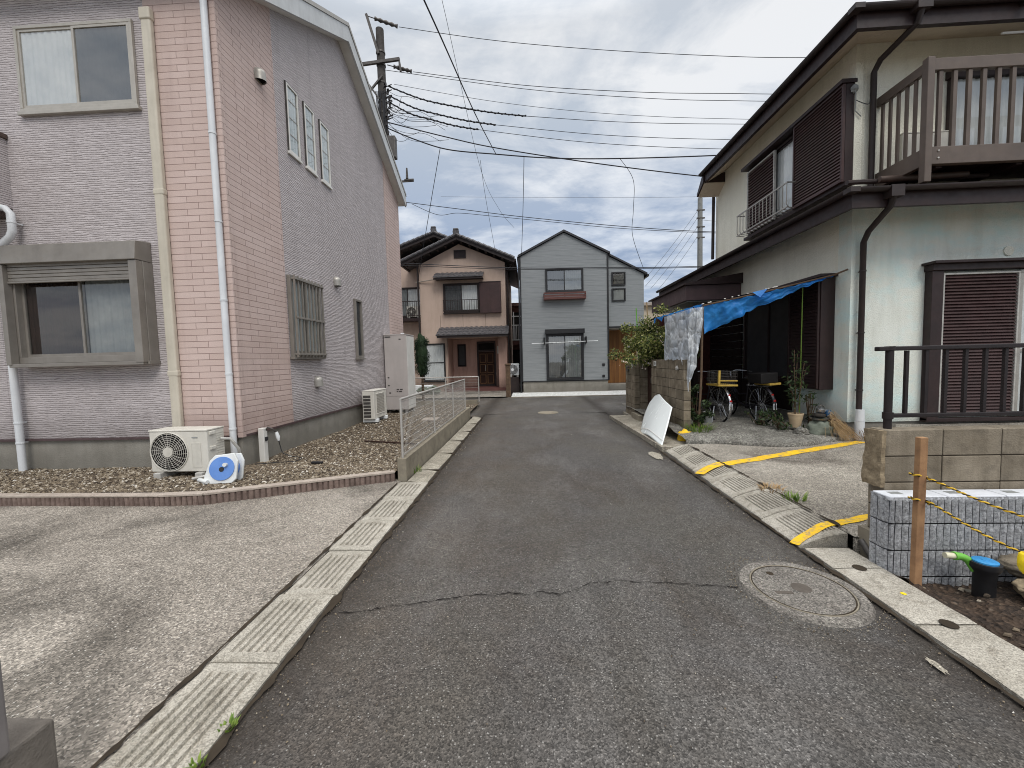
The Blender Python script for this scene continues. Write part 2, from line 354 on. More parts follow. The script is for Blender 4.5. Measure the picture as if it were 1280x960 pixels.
def pebbles():
    m = Mat('pebbles', 0.85, 0.3); g = m.node('ShaderNodeNewGeometry')
    m.color(m.ramp(g.outputs['Random Per Island'], [(0.0, S(62, 53, 46)), (0.35, S(102, 90, 75)), (0.75, S(132, 119, 100)), (0.95, S(170, 160, 144)), (1.0, S(214, 209, 200))]))
    MT['pebbles'] = m.m
pebbles()
def tarp_mat():
    m = Mat('tarp_blue', 0.4, 0.4)
    c = m.mix(m.ramp(m.noise(4, 5), [(0.3, 0.0), (0.7, 1.0)]), S(36, 132, 222), S(66, 160, 236)); m.color(c)
    tl = m.node('ShaderNodeBsdfTranslucent'); m.l.new(c, tl.inputs[0])
    mx = m.node('ShaderNodeMixShader'); mx.inputs[0].default_value = 0.45
    m.l.new(m.b.outputs[0], mx.inputs[1]); m.l.new(tl.outputs[0], mx.inputs[2]); m.l.new(mx.outputs[0], m.out.inputs[0])
    m.normal(m.bump(m.noise(14, 5), .6, .02)); MT['tarp_blue'] = m.m
    m = Mat('clear_sheet', 0.22, 0.6); m.color(m.mix(m.ramp(m.noise(2.2, 4, .6), [(0.4, 0.0), (0.62, 1.0)]), S(196, 206, 216), S(234, 237, 239)))
    tr = m.node('ShaderNodeBsdfTransparent'); tl = m.node('ShaderNodeBsdfTranslucent'); tl.inputs[0].default_value = (.8, .82, .85, 1)
    m1 = m.node('ShaderNodeMixShader'); m1.inputs[0].default_value = .35; m.l.new(m.b.outputs[0], m1.inputs[1]); m.l.new(tl.outputs[0], m1.inputs[2])
    cre = m.voro(4.2, m.map((1, 1, .8), rot=(.5, .4, .2)), feature='DISTANCE_TO_EDGE'); cre2 = m.voro(9, m.map((1, 1, .6), rot=(.1, .7, .9)), feature='DISTANCE_TO_EDGE')
    line = m.math('MAXIMUM', m.ramp(cre, [(0.0, 1.0), (.07, 0.0)]), m.ramp(cre2, [(0.0, .6), (.05, 0.0)]))
    fac = m.math('MULTIPLY', m.ramp(m.noise(2.6, 4, .6), [(0.38, .12), (0.66, .55)]), m.math('SUBTRACT', 1.0, line))
    m2 = m.node('ShaderNodeMixShader'); m.l.new(fac, m2.inputs[0])
    m.l.new(m1.outputs[0], m2.inputs[1]); m.l.new(tr.outputs[0], m2.inputs[2]); m.l.new(m2.outputs[0], m.out.inputs[0])
    m.normal(m.bump(m.math('ADD', m.math('MINIMUM', cre, .25), m.math('MULTIPLY', m.math('MINIMUM', cre2, .2), .5)), .9, .12)); MT['clear_sheet'] = m.m
    worn('tarp_shaded', S(30, 44, 62), S(22, 32, 46), 6, .8, .2)  # tarp colour darkened and left opaque to keep the porch dim
tarp_mat()
glass('glass', 0.9, 0.10); glass('glass_sky', 0.88, 0.22)
def louvre_wood():
    m = Mat('wood_slats', 0.6, 0.35); o = m.sep(); a = m.math('ADD', o[0], o[1])
    f = m.math('FRACT', m.math('DIVIDE', a, 0.11)); l = m.ramp(f, [(0.0, 1.0), (0.1, 0.0)])
    cell = m.math('FLOOR', m.math('DIVIDE', a, 0.11))
    nz = m.noise(1, 5, .6, m.map((30, 30, 1.2)))
    c = m.mix(m.ramp(nz, [(0.3, 0.0), (0.7, 1.0)]), S(150, 104, 56), S(112, 72, 36))
    wn = m.node('ShaderNodeTexWhiteNoise', noise_dimensions='1D'); m.l.new(cell, wn.inputs['W'])
    c = m.mix(m.math('MULTIPLY', wn.outputs[0], 0.5), c, S(92, 58, 32)); c = m.mix(l, c, S(50, 32, 20)); m.color(c); MT['wood_slats'] = m.m
louvre_wood()
# ---------------------------------------------------------------- geometry helpers
class MB:
    def __init__(s, T=None): s.v = []; s.f = []; s.T = T
    def add(s, vs, fs):
        o = len(s.v)
        s.v += [s.T(*p) for p in vs] if s.T else [tuple(p) for p in vs]
        s.f += [tuple(i + o for i in f) for f in fs]; return s
    def box(s, x0, x1, y0, y1, z0, z1):
        return s.add([(x0,y0,z0),(x1,y0,z0),(x1,y1,z0),(x0,y1,z0),(x0,y0,z1),(x1,y0,z1),(x1,y1,z1),(x0,y1,z1)],
                     [(0,3,2,1),(4,5,6,7),(0,1,5,4),(1,2,6,5),(2,3,7,6),(3,0,4,7)])
    def bar(s, p, q, w, h, up=(0,0,1)):
        p, q = Vector(p), Vector(q); d = (q - p).normalized(); up = Vector(up)
        if abs(d.dot(up)) > .95: up = Vector((1,0,0)) if abs(d.x) < .9 else Vector((0,1,0))
        a = d.cross(up).normalized() * w / 2; b = a.cross(d).normalized() * h / 2
        vs = [tuple(c + i * a + j * b) for c in (p, q) for i, j in ((-1,-1),(1,-1),(1,1),(-1,1))]
        return s.add(vs, [(0,1,2,3),(7,6,5,4),(0,4,5,1),(1,5,6,2),(2,6,7,3),(3,7,4,0)])
    def tube(s, pts, r, n=8, caps=True, closed=False):
        pts = [Vector(p) for p in pts]; k = len(pts); rs = r if isinstance(r, (list, tuple)) else [r] * k
        vs = []; ref = Vector((0.13, 0.37, 0.92)); pa = None
        for i, p in enumerate(pts):
            if closed: d = (pts[(i+1) % k] - pts[i-1]).normalized()
            else: d = (pts[min(i+1, k-1)] - pts[max(i-1, 0)]).normalized()
            if pa is None:
                a = d.cross(ref if abs(d.dot(ref)) < .95 else Vector((1,0,0))).normalized()
            else: a = (pa - d * pa.dot(d)).normalized()
            pa = a; b = d.cross(a)
            vs += [tuple(p + (a * math.cos(t) + b * math.sin(t)) * rs[i]) for t in (2*PI*j/n for j in range(n))]
        fs = [(i*n+j, i*n+(j+1)%n, (i+1)*n+(j+1)%n, (i+1)*n+j) for i in range(k-1) for j in range(n)]
        if closed: fs += [((k-1)*n+j, (k-1)*n+(j+1)%n, (j+1)%n, j) for j in range(n)]
        elif caps: fs += [tuple(range(n))[::-1], tuple(range((k-1)*n, k*n))]
        return s.add(vs, fs)
    def ring(s, c, R, r, axis='y', n=32, m=8):
        P = {'y': lambda t: (c[0]+R*math.cos(t), c[1], c[2]+R*math.sin(t)), 'x': lambda t: (c[0], c[1]+R*math.cos(t), c[2]+R*math.sin(t)),
             'z': lambda t: (c[0]+R*math.cos(t), c[1]+R*math.sin(t), c[2])}[axis]
        return s.tube([P(2*PI*i/n) for i in range(n)], r, m, closed=True)
    def lathe(s, prof, c, n=24, axis='z'):
        vs = []
        for r, h in prof:
            for j in range(n):
                t = 2*PI*j/n; a, b = r*math.cos(t), r*math.sin(t)
                vs.append({'z': (c[0]+a, c[1]+b, c[2]+h), 'y': (c[0]+a, c[1]+h, c[2]+b), 'x': (c[0]+h, c[1]+a, c[2]+b)}[axis])
        k = len(prof)
        fs = [(i*n+j, i*n+(j+1)%n, (i+1)*n+(j+1)%n, (i+1)*n+j) for i in range(k-1) for j in range(n)]
        fs += [tuple(range(n))[::-1], tuple(range((k-1)*n, k*n))]
        return s.add(vs, fs)
    def prism(s, poly, axis, a, b):
        n = len(poly)
        P = {'x': lambda p, t: (t, p[0], p[1]), 'y': lambda p, t: (p[0], t, p[1]), 'z': lambda p, t: (p[0], p[1], t)}[axis]
        vs = [P(p, a) for p in poly] + [P(p, b) for p in poly]
        fs = [tuple(range(n))[::-1], tuple(range(n, 2*n))] + [(i, (i+1)%n, n+(i+1)%n, n+i) for i in range(n)]
        return s.add(vs, fs)
    def grid(s, fn, nu, nv):
        vs = [fn(i/nu, j/nv) for j in range(nv+1) for i in range(nu+1)]
        fs = [(j*(nu+1)+i, j*(nu+1)+i+1, (j+1)*(nu+1)+i+1, (j+1)*(nu+1)+i) for j in range(nv) for i in range(nu)]
        return s.add(vs, fs)
    def blob(s, c, rad, seed=0, sub=3, amp=.18, freq=2.2):
        import mathutils
        n, m = 8*sub//2, 4*sub; vs = []; fs = []
        for j in range(m+1):
            for i in range(n):
                th = PI*j/m; ph = 2*PI*i/n
                d = Vector((math.sin(th)*math.cos(ph), math.sin(th)*math.sin(ph), math.cos(th)))
                k = 1 + amp * mathutils.noise.fractal(d*freq + Vector((seed*3.1, seed, 0)), 1, 2, 4)
                vs.append((c[0]+d.x*rad[0]*k, c[1]+d.y*rad[1]*k, c[2]+d.z*rad[2]*k))
        fs = [(j*n+i, (j+1)*n+i, (j+1)*n+(i+1)%n, j*n+(i+1)%n) for j in range(m) for i in range(n)]
        return s.add(vs, fs)
    def leaves(s, centers, spread, count, size, up=0.3, aspect=2.2, seed=1):
        """leaf-shaped faces scattered through the volume around centers"""
        r = np.random.default_rng(seed); cs = np.array(centers, float)
        idx = r.integers(0, len(cs), count); d = r.normal(size=(count, 3)); d /= np.linalg.norm(d, axis=1)[:, None]
        rr = r.random(count) ** .45
        sp = np.array(spread, float); sp = sp[idx] if sp.ndim == 2 else sp
        p = cs[idx] + d * rr[:, None] * sp
        nrm = r.normal(size=(count, 3)) + d * .8 + np.array([0, 0, up]); nrm /= np.linalg.norm(nrm, axis=1)[:, None]
        t = np.cross(nrm, r.normal(size=(count, 3))); t /= np.linalg.norm(t, axis=1)[:, None]
        b = np.cross(nrm, t); L = size * (.6 + .8 * r.random(count))[:, None]; W = L / aspect
        a0, a1, a2, a3 = p - t*L/2, p + b*W/2 + nrm*W*.12, p + t*L/2, p - b*W/2 + nrm*W*.12
        vs = np.stack([a0, a1, a2, a3], 1).reshape(-1, 3)
        return s.add([tuple(x) for x in vs], [(4*i, 4*i+1, 4*i+2, 4*i+3) for i in range(count)])

def mesh_obj(name, mb, mat, smooth=False, bevel=0, seg=2):
    me = bpy.data.meshes.new(name); me.from_pydata(mb.v, [], mb.f); me.validate(); me.update()
    me.materials.append(MT[mat])
    import bmesh
    bm = bmesh.new(); bm.from_mesh(me); bmesh.ops.recalc_face_normals(bm, faces=bm.faces); bm.to_mesh(me); bm.free()
    o = bpy.data.objects.new(name, me); COL.objects.link(o)
    if smooth:
        for p in me.polygons: p.use_smooth = True
        if smooth != 'all':
            try: me.set_sharp_from_angle(angle=math.radians(40))
            except Exception: pass
    if bevel:
        m = o.modifiers.new('bevel', 'BEVEL'); m.width = bevel; m.segments = seg; m.limit_method = 'ANGLE'; m.angle_limit = math.radians(40)
    return o

def tagit(o, label=None, cat=None, group=None, kind=None):
    if label: o['label'] = label
    if cat: o['category'] = cat
    if group: o['group'] = group
    if kind: o['kind'] = kind
    return o
def thing(name, label, cat, loc, group=None):
    o = bpy.data.objects.new(name, None); COL.objects.link(o); o.location = loc; o.empty_display_size = .1
    return tagit(o, label, cat, group)
def wloc(o):
    p = Vector(o.location)
    while o.parent: o = o.parent; p += Vector(o.location)
    return p
def part(name, mb, mat, parent, label=None, kind=None, **kw):
    o = mesh_obj(name, mb, mat, **kw); o.parent = parent; o.location = -wloc(parent)
    return tagit(o, label, kind=kind)
def solo(name, mb, mat, label, cat, group=None, kind=None, **kw):
    a = np.array(mb.v); b = Vector(((a[:,0].min()+a[:,0].max())/2, (a[:,1].min()+a[:,1].max())/2, a[:,2].min()))
    mb.v = [(x-b.x, y-b.y, z-b.z) for x, y, z in mb.v]
    o = mesh_obj(name, mb, mat, **kw); o.location = b
    return tagit(o, label, cat, group, kind)
def struct(name, mb, mat, kind='structure', **kw):
    return tagit(mesh_obj(name, mb, mat, **kw), kind=kind)
def copy_tree(o, loc=None, label=None, parent=None):
    c = o.copy(); COL.objects.link(c)
    if parent: c.parent = parent
    if loc is not None: c.location = loc
    if label: c['label'] = label
    for ch in list(o.children): copy_tree(ch, parent=c)
    return c

def face(f, p):
    """local (along, out, up) -> world, for a wall at plane p that faces f"""
    return {'-Y': lambda a, d, z: (a, p-d, z), '+X': lambda a, d, z: (p+d, a, z), '-X': lambda a, d, z: (p-d, a, z)}[f]

def rect_frame(mb, a0, a1, z0, z1, w, d0, d1, wb=None):
    wb = wb or w
    mb.box(a0, a1, d0, d1, z1-w, z1); mb.box(a0, a1, d0, d1, z0, z0+wb)
    mb.box(a0, a0+w, d0, d1, z0+wb, z1-w); mb.box(a1-w, a1, d0, d1, z0+wb, z1-w)
def curtain_mb(T, a0, a1, z0, z1, d, amp=.012, per=.09, seed=0):
    m = MB(T); n = max(12, int((a1-a0)/per*8))
    m.grid(lambda u, v: (a0+(a1-a0)*u, d + amp*math.sin((a1-a0)*u*2*PI/per + .8*math.sin(u*9+seed)) + amp*.4*math.sin(u*31+seed), z0+(z1-z0)*v), n, 2)
    return m
def window(parent, T, a0, a1, z0, z1, mat='aluminium', fw=.05, depth=.07, panes=2, curt=('curtain_white','curtain_white'),
           gl='glass', sill=0, name='window', screen=None, mid=None, ctop=1.0, lab=None):
    m = MB(T); rect_frame(m, a0, a1, z0, z1, fw, 0.004, depth)
    if sill: m.box(a0-.03, a1+.03, .004, depth+sill, z0-.05, z0-.002)
    w = part(name, m, mat, parent, bevel=.004, label=lab)
    part('backing', MB(T).box(a0+fw*.4, a1-fw*.4, .0012, .0025, z0+fw*.4, z1-fw*.4), 'room_dark', w)  # flat dark sheet in place of the unlit room behind the window
    ia, ib, iz0, iz1 = a0+fw, a1-fw, z0+fw, z1-fw; W = (ib-ia)/panes
    for k in range(panes):
        p0, p1 = ia+W*k, ia+W*(k+1); sd = depth*.62 if k % 2 else depth*.42
        if panes > 1:
            sm = MB(T); rect_frame(sm, p0-(.015 if k else 0), p1+(.015 if k < panes-1 else 0), iz0, iz1, .034, sd-.012, sd+.012, .045); 
            sash = part('sash', sm, mat, w)
        else: sash = w
        part('pane', MB(T).add([(p0+.02, sd, iz0+.03), (p1-.02, sd, iz0+.03), (p1-.02, sd, iz1-.02), (p0+.02, sd, iz1-.02)], [(0,1,2,3)]), 'screen_grey' if screen == k else gl, sash)
        if curt and curt[k % len(curt)]:
            part('curtain', curtain_mb(T, p0+.02, p1-.02, iz0+.01, iz0+(iz1-iz0)*ctop-.01, max(.0125, depth*.27), min(.0065, depth*.1), seed=k+a0), curt[k % len(curt)], w)
        if mid: part('glazing_bar', MB(T).box(p0+.02, p1-.02, sd-.014, sd+.014, mid-.018, mid+.018), mat, sash)
    return w
def louvre(parent, name, T, a0, a1, z0, z1, d0, d1, mat, pitch=.055, edge=None, fw=.035):
    m = MB(T); rect_frame(m, a0, a1, z0, z1, fw, d0, d1+.008)
    f = part(name, m, edge or mat, parent, bevel=.003)
    m = MB(T); n = int((z1-z0-2*fw)/pitch)
    for k in range(n):
        z = z0+fw+(k+.02)*(z1-z0-2*fw)/n; h = (z1-z0-2*fw)/n
        m.add([(a0+fw,d1,z),(a1-fw,d1,z),(a1-fw,d0+.012,z+h*.92),(a0+fw,d0+.012,z+h*.92),(a0+fw,d0,z),(a1-fw,d0,z),(a1-fw,d0,z+h*.98),(a0+fw,d0,z+h*.98)],
              [(0,1,2,3),(4,7,6,5),(0,4,5,1),(3,2,6,7),(0,3,7,4),(1,5,6,2)])
    part('slats', m, mat, f); return f
def wave_roof(mb, p0, p1, q0, q1, amp=.025, per=.25, rows=3, step=.03):
    """pantile sheet from eave line p0-p1 up to top line q0-q1"""
    p0, p1, q0, q1 = map(Vector, (p0, p1, q0, q1)); L = (p1-p0).length; nu = int(L/per*10)
    for r in range(rows):
        a, b = r/rows, (r+1)/rows
        def fn(u, v, a=a, b=b):
            P = p0.lerp(p1, u); Q = q0.lerp(q1, u); t = a+(b-a)*v
            X = P.lerp(Q, t); k = u*L/per; w = abs(math.sin(PI*k))**1.5
            return (X.x, X.y, X.z + amp*w + step*(1-v))
        mb.grid(fn, nu, 2)
        def fr(u, v, a=a):
            P = p0.lerp(p1, u).lerp(q0.lerp(q1, u), a); w = abs(math.sin(PI*u*L/per))**1.5
            return (P.x, P.y, P.z + (amp*w + step)*(1-v) - .012*v)
        mb.grid(fr, nu, 1)
    return mb
def tuft(name, c, n, h, spread, mat, label, cat, group=None, seed=0, bend=.4, w=.006):
    r = random.Random(seed); m = MB()
    for i in range(n):
        a = r.random()*2*PI; R = spread*r.random()**.5; x, y = c[0]+R*math.cos(a), c[1]+R*math.sin(a)
        H = h*(.5+.7*r.random()); b = bend*H*(.3+r.random()); aa = a + r.uniform(-1,1); dx, dy = math.cos(aa)*b, math.sin(aa)*b
        px, py = -math.sin(aa)*w, math.cos(aa)*w
        m.add([(x-px,y-py,c[2]),(x+px,y+py,c[2]),(x+dx*.35+px*.8,y+dy*.35+py*.8,c[2]+H*.6),(x+dx*.35-px*.8,y+dy*.35-py*.8,c[2]+H*.6),(x+dx,y+dy,c[2]+H)],
              [(0,1,2,3),(3,2,4)])
    return solo(name, m, mat, label, cat, group)
# ---------------------------------------------------------------- ground
struct('ground', MB().grid(lambda u, v: (-400+800*u, -150+800*v, -.11), 8, 8), 'far_ground')
def fbm(x, y, s=1.0, z=0):
    import mathutils
    return mathutils.noise.fractal(Vector((x*s, y*s, z)), 1, 2, 4)
def road_fn(u, v):
    x = -1.45 + 3.7*u; y = -4 + 15.6*v
    return (x, y, .004*fbm(x, y, .7) - .012*abs(2*u-1)**3)
struct('road', MB().grid(road_fn, 40, 150), 'asphalt')
struct('cross_road', MB().grid(lambda u, v: (-40+80*u, 11.58+5.1*v, .002-.006*v), 80, 8), 'asphalt')
struct('road_corner', MB().grid(lambda u, v: (-1.36 - 3.0*(v**2.2)*(1-u), 10.9+.75*v, .004), 10, 12), 'asphalt')
struct('road_corner', MB().grid(lambda u, v: (2.18+2.2*u, 10.3+1.4*v, .0035), 6, 6), 'asphalt')
# left driveway
struct('driveway_left', MB().grid(lambda u, v: (-10+8.235*u, -4+9.3*v, .0+.006*fbm(-10+8.2*u, -4+9.3*v, .6)), 60, 60), 'drive_concrete')
# plain gutter strip beyond the lids + gutter bed
struct('gutter_left', MB().grid(lambda u, v: (-1.665+.31*u+.12*(v-.1)*(1-u)*.3, 5.13+6.0*v, .012-.03*u*u+.004*fbm(u*2, v*9)), 6, 50).box(-1.775, -1.37, -4, 5.12, -.3, -.035), 'gutter_concrete')
m = MB()
for k in range(5): m.box(-1.66, -1.36, 5.7+k*1.05, 5.712+k*1.05, -.05, .0125)
struct('gutter_joints', m, 'groove_dirt')
# lids with lengthwise grooves
def lid_mb(x0, x1, y0, y1, zt, ng, g0, g1, zfun=None, gap=.012, depth=.016, end=.07):
    """lid with ng lengthwise grooves between g0 and g1 (fractions across)"""
    zf = zfun or (lambda u: 0.0)
    us = [0.0]; dz = [0.0]
    w = (g1-g0)/ng
    for k in range(ng):
        a = g0 + k*w
        us += [a+w*.22, a+w*.32, a+w*.68, a+w*.78]; dz += [0, -1, -1, 0]
    us.append(1.0); dz.append(0)
    n = 24
    base = [i/n for i in range(n+1)]
    us2 = sorted(set(us+base)); prof = np.interp(us2, us, dz)
    ys = [y0+gap/2, y0+gap/2+.008, y0+end, y0+end+.012, y1-end-.012, y1-end, y1-gap/2-.008, y1-gap/2]
    gk = [0, 0, 0, 1, 1, 0, 0, 0]; ed = [-.007, 0, 0, 0, 0, 0, 0, -.007]
    nu = len(us2); m = MB(); vs = []; 
    for j, y in enumerate(ys):
        for i, u in enumerate(us2):
            e = -.006 if u in (0.0, 1.0) else 0
            vs.append((x0+(x1-x0)*u, y, zt + zf(u) + prof[i]*gk[j]*depth + ed[j] + e))
    fs = [(j*nu+i, j*nu+i+1, (j+1)*nu+i+1, (j+1)*nu+i) for j in range(7) for i in range(nu-1)]
    nb = len(vs)
    vs += [(x0, ys[0], -.06), (x1, ys[0], -.06), (x1, ys[-1], -.06), (x0, ys[-1], -.06)]
    fs += [tuple([nb] + [nb+1] + [i for i in range(nu-1, -1, -1)]), tuple([nb+3] + [7*nu+i for i in range(nu)] + [nb+2]),
           tuple([nb+3, nb] + [j*nu for j in range(8)]), tuple([nb+1, nb+2] + [j*nu+nu-1 for j in range(7, -1, -1)])]
    return m.add(vs, fs)
ords = ['nearest', 'second nearest', 'third nearest', 'fourth nearest', 'fifth nearest', 'sixth nearest']
yl = [1.352, 1.975, 2.60, 3.24, 3.88, 4.50, 5.11]
L0 = None
for k in range(6):
    lab = ords[k] + ' long-grooved pale concrete gutter slab on the left, beside the stained driveway'
    if k == 0: L0 = solo('gutter_slab', lid_mb(-1.765, -1.38, yl[0], yl[0]+.627, .008, 6, .13, .87), 'lid_concrete', lab, 'gutter slab', 'grooved gutter slabs along the left driveway'); z0 = L0.location.z
    else: copy_tree(L0, (L0.location.x + (-.006, .008, -.004, .006, .002)[k-1], (yl[k]+yl[k+1])/2, z0 + (.004, -.003, .002, .0, .003)[k-1]), lab).rotation_euler = (0, (.006, -.008, .004, 0, .005)[k-1], (.006, -.005, .003, -.004, .004)[k-1])
struct('gutter_near', MB().box(-1.765, -1.38, -3, 1.34, -.06, .004), 'lid_concrete')

# right: sloped ramp lids, flat lids
def rough_box(x0, x1, y0, y1, z0, z1):
    m = MB(); m.grid(lambda u, v: (x0+(x1-x0)*u, y0+(y1-y0)*v, z1+.012*fbm(u*4, v*3, 1.5)), 12, 8)
    m.grid(lambda u, v: (x0, y0+(y1-y0)*u, z0+(z1-z0)*v), 6, 2); m.grid(lambda u, v: (x0+(x1-x0)*u, y0, z0+(z1-z0)*v), 6, 2); return m
def rampz(u): return .012 + .105*(1-(1-u)**1.7)
yr = [3.27, 3.83, 4.41, 4.98, 5.55, 6.12, 6.70]
for k in range(6):
    lab = ords[k] + ' sloping ribbed concrete kerb slab along the right driveway' + (', yellow paint across its near end' if k == 0 else ', yellow stripe across it' if k == 3 else '')
    if k == 0: L1 = solo('kerb_slab', lid_mb(2.19, 2.57, yr[0], yr[0]+.56, 0, 9, .18, .93, rampz, depth=.012, end=.08), 'lid_concrete', lab, 'kerb slab', 'sloping kerb slabs along the right driveway'); zz = L1.location.z; xx = L1.location.x
    else: copy_tree(L1, (xx+.012*k+(.004 if k % 2 else 0), (yr[k]+yr[k+1])/2, zz), lab)
struct('kerb_end', rough_box(2.2, 2.86, 6.705, 7.03, -.1, .062), 'gutter_concrete')
struct('kerb_bed', MB().box(2.21, 2.60, 3.28, 6.72, -.2, -.07), 'groove_dirt')
yf = [1.08, 1.69, 2.30, 2.92, 3.24]
for k in range(4):
    m = MB(); a, b = yf[k]+.006, yf[k+1]-.006
    m.grid(lambda u, v: (2.2+.345*u, a+(b-a)*v, .012+.004*fbm(u*2+k, v*3, 1.5)), 6, 10)
    m.box(2.2, 2.545, a, b, -.08, .006)
    if k < 3: pass
    solo('gutter_cover', m, 'lid_concrete', ['plain flat gutter cover nearest the camera on the right', 'plain flat gutter cover beside the wooden stake, second from the camera', 'plain flat gutter cover with yellow mark, beside the manhole', 'short plain gutter cover tucked against the end of the yellow kerb'][k], 'gutter cover', 'flat gutter covers by the soil')
struct('gutter_bed_right', MB().box(2.19, 2.56, -3, 3.26, -.2, -.085).box(2.2, 2.545, -3, 1.06, -.08, .012), 'groove_dirt')
m = MB()
for y in (2.30, 2.92): m.lathe([(.001, 0), (.042, 0), (.042, .002), (.001, .002)], (2.38, y, .0165), 14)
struct('gutter_handholes', m, 'groove_dirt')
struct('paint_mark', MB().lathe([(.001, 0), (.017, 0), (.012, .002), (.001, .002)], (2.40, 2.60, .016), 7), 'tag_yellow')
# right driveway (z .1), with a dip at the front
def drv(u, v):
    x = 2.585+2.9*u; y = 3.22+3.5*v
    return (x, y, .105 + .02*u + .01*fbm(x, y, .8))
struct('driveway_right', MB().grid(drv, 40, 40), 'side_concrete')
struct('driveway_right_edge', MB().box(2.60, 5.4, 3.215, 3.26, -.2, .09), 'side_concrete')
# yellow lines follow kerb and drive
def yline(name, p, q, w):
    p, q = Vector(p), Vector(q); d = (q-p).normalized(); n = Vector((-d.y, d.x))
    def fn(u, v):
        P = p.lerp(q, u) + n*w*(v-.5 + .05*math.sin(u*37) )
        z = rampz((P.x-2.19)/.38)+.005 if P.x < 2.57 else .105+.02*(P.x-2.585)/2.9+.01*fbm(P.x, P.y, .8)+.006
        if 2.53 < P.x < 2.62: z = max(z, .123)
        return (P.x, P.y, z)
    struct(name, MB().grid(fn, 90, 3), 'yellow_paint')
yline('yellow_line', (2.215, 5.27), (5.36, 6.62), .16)
yline('yellow_line', (2.17, 3.315), (3.6, 3.83), .085)
# rough concrete slab under the tarp
def slab(u, v):
    x = 2.62+2.75*u; y = 6.62+.16*math.sin(u*7+1)*(1-v)-.1*math.sin(u*3.1)*(1-v)+5.0*v**1.4
    return (x, y, (.11 if v < .001 else .165+.10*min(1, v*3)) + .03*fbm(x, y, 1.6))
struct('rough_slab', MB().grid(slab, 60, 50), 'rough_concrete')
struct('slab_front', MB().grid(lambda u, v: (2.62+2.75*u, 6.62+.16*math.sin(u*7+1)-.1*math.sin(u*3.1)-.004, .05+.09*v+.02*v*fbm(2.62+2.75*u, 1, 1.6)), 60, 2), 'rough_concrete')
# kerb in front of block wall
m = MB(); m.grid(lambda u, v: (2.16+.7*u+.12*(1-u)*(1-v)*.3-.08*v*(1-u), 7.0+3.5*v, .07+.01*fbm(u*2, v*8)), 8, 30)
m.grid(lambda u, v: (2.16+.036*(1-v)-.08*v, 7.0+3.5*v, -.02+.09*u), 2, 30); m.grid(lambda u, v: (2.18+.7*u, 7.0, -.02+.09*v), 4, 2); m.grid(lambda u, v: (2.08+.72*u, 10.498, -.1+.175*v), 4, 2); m.grid(lambda u, v: (2.6+.6*u, 10.5+.75*v, .06), 2, 2); m.grid(lambda u, v: (2.6+.6*u, 11.25, -.1+.16*v), 2, 2); m.grid(lambda u, v: (2.6, 10.5+.75*u, -.1+.16*v), 2, 2)
struct('pavement_right', m, 'gutter_concrete')
# crack across the road
cr = [(-1.379,2.389),(-1.1,2.43),(-.987,2.457),(-.687,2.526),(-.48,2.581),(-.155,2.609),(.173,2.619),(.256,2.638),(.407,2.735),(.582,2.766),(1.02,2.736),(1.433,2.687)]
pts = []
for i in range(len(cr)-1):
    for t in range(14):
        a = t/14; x = cr[i][0]*(1-a)+cr[i+1][0]*a; y = cr[i][1]*(1-a)+cr[i+1][1]*a
        pts.append((x, y+.03*fbm(x*3, 0, 3)+.008*fbm(x*22, 3, 2), .0016+.007*max(0, fbm(x*4, 7, 3)+.16)))
m = MB()
for i in range(len(pts)-1):
    (x0,y0,w0),(x1,y1,w1) = pts[i], pts[i+1]; z0_ = .007+.004*fbm(x0,y0,.7)-.012*abs(2*(x0+1.45)/3.7-1)**3; z1_ = .007+.004*fbm(x1,y1,.7)-.012*abs(2*(x1+1.45)/3.7-1)**3
    m.add([(x0,y0-w0,z0_),(x1,y1-w1,z1_),(x1,y1+w1,z1_),(x0,y0+w0,z0_)], [(0,1,2,3)])
struct('road_crack', m, 'crack_dark')
# small pale patches spilt on the road
for x, y, r in ((2.0, 6.4, .16), (2.02, 2.0, .035)):
    struct('spilt_mortar', MB().add([(x+r*(1+.4*fbm(math.cos(t), math.sin(t), 2, x))*math.cos(t)*.55, y+r*(1+.5*fbm(math.cos(t), math.sin(t), 2, y))*math.sin(t)*1.5, .006) for t in (2*PI*i/26 for i in range(26))], [tuple(range(26))]), 'gutter_concrete')
# manhole
mh = thing('manhole_cover', 'large round concrete manhole cover with worn emblem, in the near right of the road', 'manhole cover', (1.795, 2.665, 0))
part('outer_ring', MB().lathe([(.30, 0), (.30, .012), (.305, .016), (.36, .012), (.375, -.01)], (1.795, 2.665, 0), 64), 'manhole_concrete', mh, smooth=True)
part('steel_rim', MB().ring((1.795, 2.665, .011), .294, .005, 'z', 64, 6), 'kerb_concrete', mh)
lid = part('lid', MB().lathe([(.001, .013), (.28, .013), (.286, .010), (.287, -.02)], (1.795, 2.665, 0), 64), 'manhole_concrete', mh, smooth=True)
part('emblem', MB().lathe([(.001, 0), (.06, 0), (.056, .002), (.001, .002)], (1.80, 2.67, .0135), 24), 'iron_dark', lid)
part('keyhole', MB().lathe([(.001, 0), (.024, 0), (.022, .002), (.001, .002)], (1.70, 2.85, .0135), 16), 'groove_dirt', lid)
part('slot', MB().box(1.60, 1.71, 2.60, 2.628, .0135, .0155), 'iron_dark', lid)
part('gap', MB().ring((1.795, 2.665, .0125), .285, .0035, 'z', 64, 5), 'groove_dirt', mh)
m = MB(); m.lathe([(.001, 0), (.30, 0), (.31, -.02)], (.52, 11.75, .012), 40)
solo('manhole_cover', m, 'kerb_concrete', 'small far manhole cover where the lane meets the cross street', 'manhole cover')
